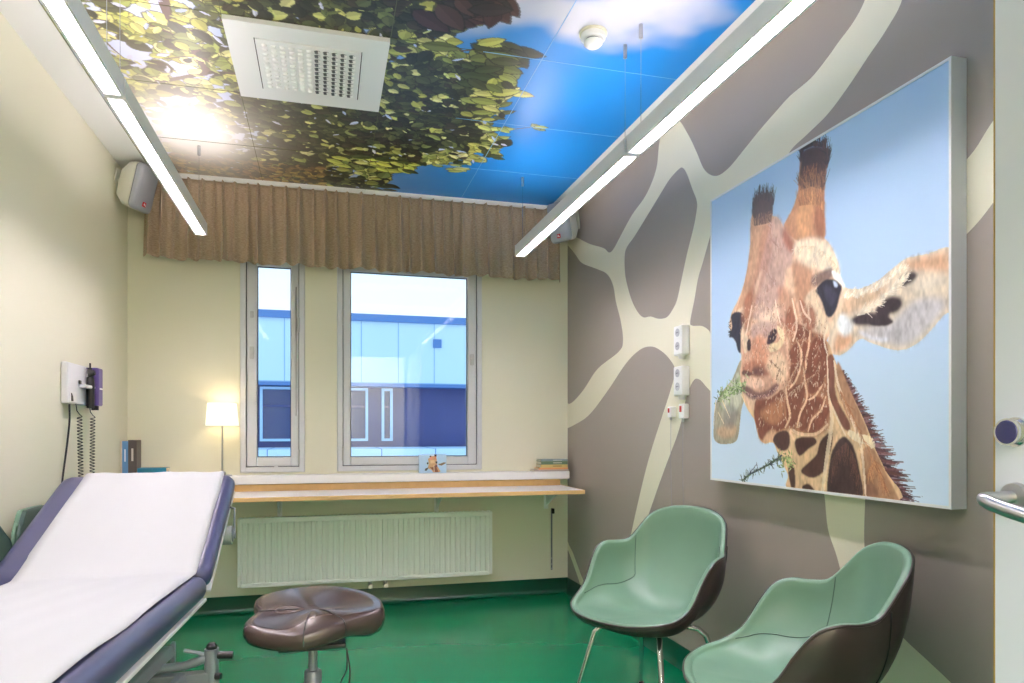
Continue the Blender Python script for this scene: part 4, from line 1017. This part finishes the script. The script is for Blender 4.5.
# rim of the shell, half side: (angle from the front in degrees, x, y, z); y forward
RIM = [(0, 0.0, 0.285, 0.428), (22, 0.118, 0.272, 0.430), (42, 0.200, 0.222, 0.438), (56, 0.238, 0.160, 0.452), (68, 0.252, 0.100, 0.490), (80, 0.262, 0.050, 0.565), (92, 0.272, 0.000, 0.628), (104, 0.272, -0.050, 0.650),
       (116, 0.256, -0.100, 0.650), (128, 0.226, -0.150, 0.660), (140, 0.202, -0.195, 0.712), (153, 0.172, -0.235, 0.770), (167, 0.100, -0.264, 0.802), (180, 0.0, -0.272, 0.810)]
NS, NP = 16, 96
def rim_at(phi, arms=True):
    a = abs(((phi+180) % 360)-180); sg = 1 if ((phi+180) % 360)-180 >= 0 else -1
    i = 0
    while i < len(RIM)-2 and RIM[i+1][0] < a: i += 1
    g = lambda k: np.array(RIM[min(max(k, 0), len(RIM)-1)][1:])
    P1, P2 = g(i), g(i+1)
    P0 = g(i-1) if i > 0 else np.array([-RIM[1][1], RIM[1][2], RIM[1][3]]); P3 = g(i+2) if i+2 < len(RIM) else np.array([-RIM[-2][1], RIM[-2][2], RIM[-2][3]])
    t = (a-RIM[i][0])/(RIM[i+1][0]-RIM[i][0])
    q = 0.5*((2*P1)+(-P0+P2)*t+(2*P0-5*P1+4*P2-P3)*t*t+(-P0+3*P1-3*P2+P3)*t**3)
    return Vector((q[0]*sg, q[1], q[2]))
CEN = Vector((0, 0.0, 0.405))
def surf(phi, s):
    r = rim_at(phi); a = abs(((phi+180) % 360)-180)
    th = s*PI/2
    e1 = 0.72; hx = math.sin(th)**e1; vz = (1-math.cos(th))**1.0
    # the back leans: let the spokes towards the back keep moving outwards
    k = max(0.0, (a-120)/60.0); hx = hx*(1-0.16*k)+0.16*k*s
    p = Vector((CEN.x+(r.x-CEN.x)*hx, CEN.y+(r.y-CEN.y)*hx, CEN.z+(r.z-CEN.z)*vz))
    f = max(0.0, 1-a/55.0)              # waterfall at the front lip
    p.z += -0.012*f*math.sin(PI*s)*(1-s) + 0.018*f*math.sin(PI*min(1, s*1.05))
    return p
def shell_grid():
    G = []
    for j in range(1, NS+1): G.append([surf(360*i/NP, j/NS) for i in range(NP)])
    return G
def make_chair(label, inner='green_leather', outer='brown_leather', group=None):
    t = thing('shell_chair', label, 'chair', group=group)
    G = shell_grid(); c0 = surf(0, 0)
    # normals (pointing inwards/up)
    def nrm(j, i):
        a = G[j][(i+1) % NP]-G[j][i-1]; b_ = (G[min(j+1, NS-1)][i]-G[j-1][i]) if j > 0 else (G[1][i]-c0)
        n = b_.cross(a).normalized() if True else None
        return n if n.z > 0 or (n.dot(Vector((0, 0, 0.5))-G[j][i]+CEN) > 0) else -n
    N = [[nrm(j, i) for i in range(NP)] for j in range(NS)]
    for j in range(NS):
        for i in range(NP):
            if N[j][i].dot(Vector((0, 0.02, 0.75))-G[j][i]) < 0: N[j][i] = -N[j][i]
    bm = BM(); rings = [[bm.verts.new(p) for p in g] for g in G]; cc = bm.verts.new(c0)
    for i in range(NP): bm.faces.new((cc, rings[0][i], rings[0][(i+1) % NP]))
    for a, b_ in zip(rings, rings[1:]):
        for i in range(NP): bm.faces.new((a[i], a[(i+1) % NP], b_[(i+1) % NP], b_[i]))
    # padded rim rolling over to the outside
    T = 0.026; last = rings[-1]; rimdir = []
    for i in range(NP):
        d = (G[-1][i]-G[-2][i]); d.normalize(); rimdir.append(d)
    for k in range(1, 6):
        a = PI*k/6*0.9; row = []
        for i in range(NP):
            n = N[-1][i]; row.append(bm.verts.new(G[-1][i] - n*(T/2)*(1-math.cos(a)) + rimdir[i]*(T/2)*math.sin(a)))
        for i in range(NP): bm.faces.new((last[i], last[(i+1) % NP], row[(i+1) % NP], row[i]))
        last = row
    edge = [v.co.copy() for v in last]
    obj('upholstery', bm, M[inner], t, smooth=True)
    bm = BM(); rr = [[bm.verts.new(e) for e in edge]]
    for j in range(NS-1, -1, -1):
        th = T + 0.010*(1-j/NS)
        rr.append([bm.verts.new(G[j][i]-N[j][i]*th + (Vector((0,0,-0.008)) if j < NS-3 else Vector((0,0,0)))) for i in range(NP)])
    cb = bm.verts.new(c0-Vector((0, 0, 0.045)))
    for a, b_ in zip(rr, rr[1:]):
        for i in range(NP): bm.faces.new((a[i], a[(i+1) % NP], b_[(i+1) % NP], b_[i]))
    for i in range(NP): bm.faces.new((cb, rr[-1][(i+1) % NP], rr[-1][i]))
    obj('outer_shell', bm, M[outer], t, smooth=True)
    bm = BM(); tube(bm, edge, 0.0042, 6, closed=True); obj('piping', bm, M[outer], t, smooth=True)
    # seams: from the notch between arm and back down the inside, then forward across the seat side
    for sg in (-1, 1):
        path = []
        for k in range(31):
            f = k/30.0
            if f < 0.45: ph = 134-8*f; s = 1.0-0.40*(f/0.45)
            else:
                g = (f-0.45)/0.55; ph = 130.4-(130.4-62)*g; s = 0.60-0.10*math.sin(PI*g)+0.36*g**3
            path.append(surf(sg*ph, s)+Vector((0, 0, 0.0012)))
        bm = BM(); tube(bm, path, 0.0018, 6); obj('seam', bm, M['seam'], t, smooth=True)
        bm = BM(); path = []
        for k in range(14):
            j = NS-1-k*(NS-5)/13.0; jj = int(round(j)); i = int(round(((sg*136) % 360)/360*NP)) % NP
            path.append(G[jj][i]-N[jj][i]*(T+0.010*(1-jj/NS)+0.001)+(Vector((0,0,-0.008)) if jj < NS-3 else Vector((0,0,0))))
        tube(bm, path, 0.0022, 6); obj('outer_seam', bm, M['black'], t, smooth=True)
    # chromed legs
    for sx in (-1, 1):
        for sy in (-1, 1):
            bm = BM(); foot = (sx*0.235, sy*0.225-0.01, 0.012)
            tube(bm, [(sx*0.10, sy*0.085, 0.362), (sx*0.145, sy*0.125, 0.352), (sx*0.165, sy*0.15, 0.325), foot], [0.010, 0.0115, 0.0115, 0.0075], 14)
            lg = obj('leg', bm, M['steel'], t, smooth=True, auto=60)
            bm = BM(); cyl(bm, (foot[0], foot[1], 0.0015), (foot[0], foot[1], 0.014), 0.011, n=14); obj('foot_glide', bm, M['black'], lg, smooth=True, auto=40)
    bm = BM(); box(bm, -0.11, 0.11, -0.10, 0.10, 0.352, 0.366); obj('mounting_plate', bm, M['black'], t, bevel=0.004)
    return t
def face(o, x, y, dx, dy): o.location = (x, y, 0); o.rotation_euler = (0, 0, math.atan2(-dx, dy))
c1 = make_chair('sage green shell chair with chrome legs, the farther one beside the desk end')
c2 = copy_tree(c1); c2['label'] = 'sage green shell chair in the foreground below the giraffe picture'
face(c1, 1.225, 2.490, -0.90, -0.43)
face(c2, 1.262, 1.680, -0.90, 0.43)
for c_ in (c1, c2): c_.scale = (0.955, 0.955, 0.965)

# two slim chairs against the left wall, behind the couch: narrow armless shells
def make_side_chair(label):
    t = thing('side_chair', label, 'chair')
    prof = [(0.245, 0.425), (0.225, 0.440), (0.15, 0.445), (0.05, 0.435), (-0.05, 0.440), (-0.11, 0.465), (-0.145, 0.53), (-0.165, 0.63), (-0.180, 0.73), (-0.190, 0.81)]
    wid = [0.17, 0.19, 0.205, 0.21, 0.21, 0.21, 0.215, 0.215, 0.195, 0.11]
    def sheetm(off, mname, name):
        bm = BM(); rows = []
        for (y, z), w in zip(catmull(prof, False, 4), np.interp(np.linspace(0, 9, 37), range(10), wid)):
            rows.append([bm.verts.new((w*math.sin(k*PI/2/8), y+(0.012*(k/8)**2 if z > 0.5 else 0)+ (-off if z > 0.5 else 0), z+(0.012*(k/8)**2 if z < 0.5 else 0)-(off if z <= 0.5 else 0))) for k in range(-8, 9)])
        for a, b_ in zip(rows, rows[1:]):
            for i in range(16): bm.faces.new((a[i], a[i+1], b_[i+1], b_[i]))
        o = obj(name, bm, M[mname], t, smooth=True); md = o.modifiers.new('thickness', 'SOLIDIFY'); md.thickness = 0.014; return o
    sheetm(0.0, 'dark_green', 'upholstery'); sheetm(0.016, 'green_leather', 'outer_shell')
    for sx in (-1, 1):
        for sy in (-1, 1):
            bm = BM(); tube(bm, [(sx*0.10, sy*0.10+0.03, 0.40), (sx*0.15, sy*0.14+0.03, 0.39), (sx*0.20, sy*0.17+0.03, 0.0)], [0.010, 0.010, 0.007], 10); obj('leg', bm, M['steel'], t, smooth=True, auto=60)
    return t
s1 = make_side_chair('dark green chair by the cream wall beside the raised couch backrest')
s2 = copy_tree(s1); s2['label'] = 'dark green chair by the cream wall, mostly hidden, nearer of the two behind the couch'
face(s1, XL+0.222, 3.06, 1, 0); face(s2, XL+0.222, 2.60, 1, 0)

# ============================================================ SADDLE STOOL
M['stool_leather'] = leather('dark brown glossy leather', (68, 55, 52), 0.24)
st = thing('saddle_stool', 'brown leather saddle stool on a grey gas column in the middle of the floor', 'stool', (-0.034, 2.06, 0))
SO = [(0, 0.200, 0.010, 0.070), (35, 0.200, 0.018, 0.06), (70, 0.215, 0.022, 0.055), (105, 0.225, 0.020, 0.055), (135, 0.235, 0.008, 0.07), (158, 0.165, 0.000, 0.07), (178, 0.168, -0.006, 0.060), (203, 0.192, -0.014, 0.058), (230, 0.170, -0.026, 0.056), (258, 0.155, -0.030, 0.056), (285, 0.145, -0.018, 0.06), (315, 0.155, -0.006, 0.06), (340, 0.200, 0.004, 0.075)]
def so(a):
    a %= 360; ks = [q[0] for q in SO]+[360]; i = max(k for k in range(len(SO)) if SO[k][0] <= a)
    g = lambda k: np.array(SO[k % len(SO)][1:]); t = (a-ks[i])/(ks[i+1]-ks[i]); P0, P1, P2, P3 = g(i-1), g(i), g(i+1), g(i+2)
    return 0.5*((2*P1)+(-P0+P2)*t+(2*P0-5*P1+4*P2-P3)*t*t+(-P0+3*P1-3*P2+P3)*t**3)
bm = BM(); NA = 96; rings = []
zc = 0.598
def srow(fs, fz):
    row = []
    for i in range(NA):
        a = 360*i/NA; r, dz, th = so(a); s = fs
        row.append(Vector((r*s*math.cos(math.radians(a)), r*s*math.sin(math.radians(a)), zc + dz*s**1.5 - 0.010*math.sin(PI*s)*math.cos(2*math.radians(a-20)) + fz*th)))
    return row
top = [srow(s, 0) for s in (0.12, 0.3, 0.5, 0.68, 0.82, 0.92)]
edge_ = [srow(0.975, -0.10), srow(1.0, -0.32), srow(0.995, -0.60), srow(0.95, -0.86), srow(0.86, -0.98)]
bot = [srow(s, -1.0) for s in (0.6, 0.3)]
loft(bm, top+edge_+bot)
seat = obj('seat', bm, M['stool_leather'], st, smooth=True)
for angs in ([258, 262], [158, 170], [300, 306]):
    P = []
    for s in (0.25, 0.4, 0.55, 0.7, 0.82, 0.92, 0.975, 1.0, 0.995):
        fz = {0.975: -0.10, 1.0: -0.32, 0.995: -0.6}.get(s, 0); a = angs[0]+(angs[1]-angs[0])*s
        if len([1 for q in P]) >= 8: s = 0.995
        r, dz, th = so(a); P.append(Vector((r*s*math.cos(math.radians(a)), r*s*math.sin(math.radians(a)), zc+dz*s**1.5-0.010*math.sin(PI*s)*math.cos(2*math.radians(a-20))+fz*th+0.0005)))
    b2_ = BM(); tube(b2_, P, 0.0016, 6); obj('seam', b2_, M['black'], seat, smooth=True)
bm = BM(); box(bm, -0.09, 0.09, -0.07, 0.07, 0.498, 0.512); obj('tilt_plate', bm, M['black'], st, bevel=0.004)
bm = BM(); cyl(bm, (0, 0, 0.36), (0, 0, 0.515), 0.0125, n=20); obj('piston', bm, M['grey_metal'], st, smooth=True, auto=40)
bm = BM(); lathe(bm, [(0.030, 0.10), (0.026, 0.13), (0.024, 0.42), (0.020, 0.425)]); obj('gas_column', bm, M['grey_metal'], st, smooth=True, auto=40)
bm = BM()
for sgn, k in ((1, 0), (-1, 1)):
    tube(bm, catmull([(0.09, -0.12, 0.515), (0.094+0.004*sgn, -0.125, 0.46), (0.085+0.012*sgn, -0.125, 0.42), (0.088+0.014*sgn, -0.128, 0.385-0.02*k), (0.08+0.01*sgn, -0.128, 0.37-0.02*k)], False, 5), 0.0018, 6)
obj('cord', bm, M['black'], st, smooth=True)
bm = BM(); lathe(bm, [(0.045, 0.075), (0.045, 0.11), (0.031, 0.115)]); obj('hub', bm, M['grey_metal'], st, smooth=True, auto=40)
for k in range(5):
    a = math.radians(72*k+20); c_, s_ = math.cos(a), math.sin(a)
    bm = BM(); loft(bm, [[Vector((c_*d-s_*w*u, s_*d+c_*w*u, z+v)) for u, v in ((-1, -.012), (1, -.012), (1, .012), (-1, .012))] for d, w, z in ((0.035, 0.02, 0.092), (0.16, 0.017, 0.085), (0.27, 0.012, 0.066))])
    lg = obj('base_leg', bm, M['grey_metal'], st, bevel=0.004)
    bm = BM()
    for o_ in (-0.014, 0.014):
        p = Vector((c_*0.27, s_*0.27, 0.027)); n_ = Vector((-s_, c_, 0)); cyl(bm, p+n_*(o_-0.008), p+n_*(o_+0.008), 0.026, n=20)
    cyl(bm, (c_*0.27, s_*0.27, 0.03), (c_*0.27, s_*0.27, 0.064), 0.006, n=10)
    obj('castor', bm, M['black'], lg, smooth=True, auto=40)

# ============================================================ EXAMINATION COUCH
M['vinyl'] = mat('slate blue vinyl', (62, 65, 100), 0.33, noise=(20, .1), spec=0.6)
M['vinyl_grey'] = mat('grey vinyl', (112, 108, 122), 0.45)
M['paper'] = mat('white couch paper', (178, 181, 183), 0.8, bump=(7, 0.10, 0.006))
ex = thing('examination_couch', 'examination couch with raised backrest, slate vinyl padding and white paper cover', 'examination couch', (-0.668, 2.37, 0))
HW = 0.314
HINGE = Vector((0, 0, 0.652)); HEAD_ = Vector((0, 0.68, 0.934)); FOOT = Vector((0, -1.30, 0.735))
def pad(name, A, B_, hw, th, r, m, endA=1.0, endB=1.0, par=ex):
    """cushion from A to B (centre of the top surface), rounded section, rounded ends"""
    d = (B_-A).normalized(); n = Vector((0, -d.z, d.y)); n = n if n.z > 0 else -n; L = (B_-A).length; rings = []
    cuts = [(0, 0.55, 0.55), (0.010, .80, .86), (0.03, .97, .97), (0.06, 1, 1)]
    seq = [(c, a, b_) for c, a, b_ in cuts] + [(L*f, 1, 1) for f in (0.25, .5, .75)] + [(L-c, a, b_) for c, a, b_ in cuts[::-1]]
    for c, a, b_ in seq:
        w = 2*hw - (1-a)*2*0.06; h = th*b_
        ctr = A+d*c-n*(th/2)
        rings.append([ctr + Vector((x, 0, 0)) + n*z for x, z in rounded(w, h, min(r, h*0.48), 7)])
    bm = BM(); loft(bm, rings); return obj(name, bm, m, par, smooth=True, auto=70)
pad('seat_cushion', HINGE+Vector((0, -0.004, 0)), FOOT, HW, 0.075, 0.034, M['vinyl'])
pad('backrest_cushion', HINGE+Vector((0, 0.006, 0.004)), HEAD_, HW, 0.075, 0.034, M['vinyl'])
# couch frame rails under the cushions
def plate(A, B_, hw, t0, t1, name, m, par=ex):
    d = (B_-A).normalized(); n = Vector((0, -d.z, d.y)); n = n if n.z > 0 else -n; bm = BM()
    rings = [[P+Vector((x, 0, 0))-n*z for x, z in ((-hw, t0), (hw, t0), (hw, t1), (-hw, t1))] for P in (A+d*0.012, B_-d*0.02)]
    loft(bm, rings); return obj(name, bm, m, par, bevel=0.002)
plate(HINGE, FOOT, HW-0.004, 0.072, 0.082, 'seat_board', M['white'])
plate(HINGE+Vector((0,0.02,0)), HEAD_, HW-0.004, 0.072, 0.081, 'backrest_board', M['white'])
bm = BM(); tube(bm, [(-HW+0.03, 0.0, 0.565), (HW-0.03, 0.0, 0.565)], 0.014, 12); obj('hinge_bar', bm, M['grey_metal'], ex, smooth=True, auto=40)
# paper cover lying on the cushions
def paper():
    bm = BM(); d2 = (HEAD_-HINGE).normalized(); n2 = Vector((0, -d2.z, d2.y)); d1 = (FOOT-HINGE).normalized(); n1_ = Vector((0, d1.z, -d1.y))
    prof = []
    for k in range(31): prof.append(FOOT+(HINGE-FOOT)*(0.002+k/30*0.975)+n1_*0.004)
    prof.append(HINGE+Vector((0, -0.006, 0.006)))
    for k in range(1, 22): prof.append(HINGE+(HEAD_-HINGE)*(0.02+k/21*0.965)+n2*0.004)
    tip = prof[-1]
    for a in (30, 60, 90, 120): prof.append(tip + d2*0.034*math.sin(math.radians(a)) - n2*0.034*(1-math.cos(math.radians(a))))
    rp_ = random.Random(4); rows = []
    for i, P in enumerate(prof):
        f = min(1, i/len(prof)); xl, xr = -HW+0.085+0.005*f, HW-0.030-0.012*f; 
        if i > 34: xl -= 0.004; 
        xr += 0.001*math.sin(i*0.7); nz = []
        for k in range(19):
            x = xl+(xr-xl)*k/18; 
            zz = 0.0016*math.sin(x*24+i*0.35)+0.0012*math.sin(x*60-i*0.5)
            if k == 18: zz -= 0.001
            nz.append(bm.verts.new(P+Vector((x, 0, 0))+Vector((0, 0, zz+0.002))))
        rows.append(nz)
    for a, b_ in zip(rows, rows[1:]):
        for k in range(18): bm.faces.new((a[k], a[k+1], b_[k+1], b_[k]))
    return bm
pc_ = obj('couch_paper', paper(), M['paper'], None, smooth=True); pc_.location = ex.location
md = pc_.modifiers.new('thickness', 'SOLIDIFY'); md.thickness = 0.0012; md.offset = 1
tag(pc_, 'white paper sheet covering the length of the examination couch', 'paper sheet')
# paper roll on its holder beneath the head end
pr = thing('paper_roll', 'paper roll hung under the raised head end of the couch', 'paper roll', (-0.630, 2.865, 0.704))
bm = BM(); cyl(bm, (-0.27, 0, 0), (0.285, 0, 0), 0.036, n=36); obj('roll', bm, M['paper'], pr, smooth=True, auto=40)
bm = BM(); cyl(bm, (-0.30, 0, 0), (0.297, 0, 0), 0.014, n=20); cyl(bm, (0.286, 0, 0), (0.290, 0, 0), 0.026, n=24); obj('spindle', bm, M['grey_metal'], pr, smooth=True, auto=40)
for sx in (-1, 1):
    bm = BM(); x = 0.331 if sx > 0 else -0.262
    tube(bm, [(x, 0.0, 0.0), (x, 0.0, 0.075), (x, 0.012, 0.100), (x-0.03*sx, 0.03, 0.108)], 0.004, 8); o = obj('roll_bracket', bm, M['grey_metal'], ex, smooth=True, auto=50); o.location = (0, 0.495, 0.704)
# lifting frame and stand, steel grey
def tb(name, pts, r, n=12, m='grey_metal'):
    bm = BM(); tube(bm, pts, r, n); return obj(name, bm, M[m], ex, smooth=True, auto=50)
def bar(name, A, B_, w, h, m='grey_metal'):
    A, B_ = Vector(A), Vector(B_); d = (B_-A).normalized(); s_ = d.cross(Vector((0, 0, 1))).normalized() if abs(d.z) < .95 else Vector((1, 0, 0)); n_ = s_.cross(d)
    bm = BM(); loft(bm, [[P+s_*a+n_*b_ for a, b_ in ((-w, -h), (w, -h), (w, h), (-w, h))] for P in (A, B_)]); return obj(name, bm, M[m], ex, bevel=0.003)
# local x = world x + 0.655 ; local y = world y - 2.37
cx_ = 0.37; cy_ = -0.33
tb('side_column', [(cx_, cy_, 0.10), (cx_, cy_, 0.512)], 0.019, 18)
bm = BM(); lathe(bm, [(0.014, 0.512), (0.015, 0.520), (0.009, 0.528)], cx_, cy_, 16); obj('column_cap', bm, M['black'], ex, smooth=True, auto=40)
bm = BM(); cyl(bm, (cx_+0.015, cy_-0.002, 0.493), (cx_+0.055, cy_-0.004, 0.491), 0.0105, n=16); obj('clamp_knob', bm, M['black'], ex, smooth=True, auto=40)
bm = BM(); cyl(bm, (cx_+0.012, cy_-0.014, 0.44), (cx_+0.026, cy_-0.018, 0.44), 0.009, n=12); obj('bolt', bm, M['black'], ex, smooth=True, auto=40)
bm = BM(); lathe(bm, [(0.024, 0.385), (0.028, 0.39), (0.028, 0.402), (0.022, 0.408)], cx_, cy_, 18); cyl(bm, (cx_, cy_, 0.39), (cx_+0.045, cy_-0.03, 0.378), 0.010, n=12); obj('collar', bm, M['steel'], ex, smooth=True, auto=40)
tb('cross_tube', [(-0.10, cy_+0.02, 0.455), (0.20, cy_+0.01, 0.462), (0.30, cy_, 0.470), (cx_, cy_, 0.490)], 0.0125)
tb('brace_tube', [(0.30, cy_, 0.512), (cx_, cy_, 0.492)], 0.006)
bar('cross_beam', (-0.20, cy_+0.03, 0.415), (cx_, cy_, 0.425), 0.018, 0.026)
bar('lift_arm', (-0.02, -0.95, 0.30), (0.255, -0.28, 0.50), 0.012, 0.016)
bar('lift_arm', (0.10, -0.95, 0.30), (0.30, -0.34, 0.44), 0.010, 0.018)
bar('lift_plate', (0.262, -0.27, 0.44), (0.262, -0.27, 0.52), 0.006, 0.012)
bar('center_beam', (0.0, -1.15, 0.615), (0.0, 0.1, 0.545), 0.09, 0.016)
bar('lift_strut', (0.0, 0.05, 0.20), (0.0, -0.5, 0.56), 0.06, 0.02)
bar('base_beam', (0.0, -1.0, 0.09), (0.0, 0.35, 0.09), 0.05, 0.03)
bar('base_cross_beam', (-0.27, -0.95, 0.075), (0.27, -0.95, 0.075), 0.03, 0.022)
bar('base_cross_beam', (-0.27, 0.30, 0.075), (0.27, 0.30, 0.075), 0.03, 0.022)
bar('backrest_support', (0.0, 0.20, 0.55), (0.0, 0.42, 0.725), 0.10, 0.010)
bar('column_foot_bar', (-0.0, cy_, 0.10), (cx_+0.02, cy_, 0.10), 0.02, 0.018)
for x in (-0.25, 0.25):
    for y in (-0.95, 0.30):
        bm = BM(); cyl(bm, (x-0.012, y, 0.031), (x+0.012, y, 0.031), 0.030, n=20); cyl(bm, (x, y, 0.031), (x, y, 0.056), 0.008, n=10); obj('castor', bm, M['black'], ex, smooth=True, auto=40)
# ============================================================ CAMERA, DAYLIGHT, RENDER VIEW
w = bpy.data.worlds.new('dusk sky'); SC.world = w; w.use_nodes = True; nt = w.node_tree
bg = nt.nodes['Background']; bg.inputs['Strength'].default_value = 1.15
tc = nt.nodes.new('ShaderNodeTexCoord'); sp = nt.nodes.new('ShaderNodeSeparateXYZ'); cr = nt.nodes.new('ShaderNodeValToRGB')
cr.color_ramp.elements[0].position = 0.0; cr.color_ramp.elements[0].color = (0.86, 0.96, 1.0, 1); cr.color_ramp.elements[1].position = 0.6; cr.color_ramp.elements[1].color = (0.50, 0.72, 1.0, 1)
nt.links.new(tc.outputs['Generated'], sp.inputs[0]); nt.links.new(sp.outputs['Z'], cr.inputs[0]); nt.links.new(cr.outputs[0], bg.inputs['Color'])

# unseen fill light added in the corridor to brighten the room from behind
l_ = bpy.data.lights.new('corridor_fill_light', 'AREA'); l_.shape = 'RECTANGLE'; l_.size = 1.2; l_.size_y = 0.6; l_.energy = 125; l_.color = (1, 0.93, 0.93)
lo = bpy.data.objects.new('corridor_fill_light', l_); COL.objects.link(lo); lo.location = (0.3, -1.2, 2.55); lo['kind'] = 'helper'

cam = bpy.data.cameras.new('camera'); co = bpy.data.objects.new('camera', cam); COL.objects.link(co)
co.location = (0, 0, EYE); co.rotation_euler = (PI/2, 0, -YAW)
cam.sensor_fit = 'HORIZONTAL'; cam.sensor_width = 36; cam.lens = 36*FOC/1024; cam.shift_y = (HOR-341.5)/1024; cam.shift_x = 0.0; cam.clip_start = 0.02
SC.camera = co
SC.view_settings.view_transform = 'Standard'; SC.view_settings.look = 'None'; SC.view_settings.gamma = 1; SC.view_settings.use_curve_mapping = False
SC.view_settings.exposure = 0.45
SC.cycles.use_denoising = True
SC.cycles.max_bounces = 12; SC.cycles.diffuse_bounces = 8; SC.cycles.glossy_bounces = 4; SC.cycles.transparent_max_bounces = 12; SC.cycles.sample_clamp_indirect = 8
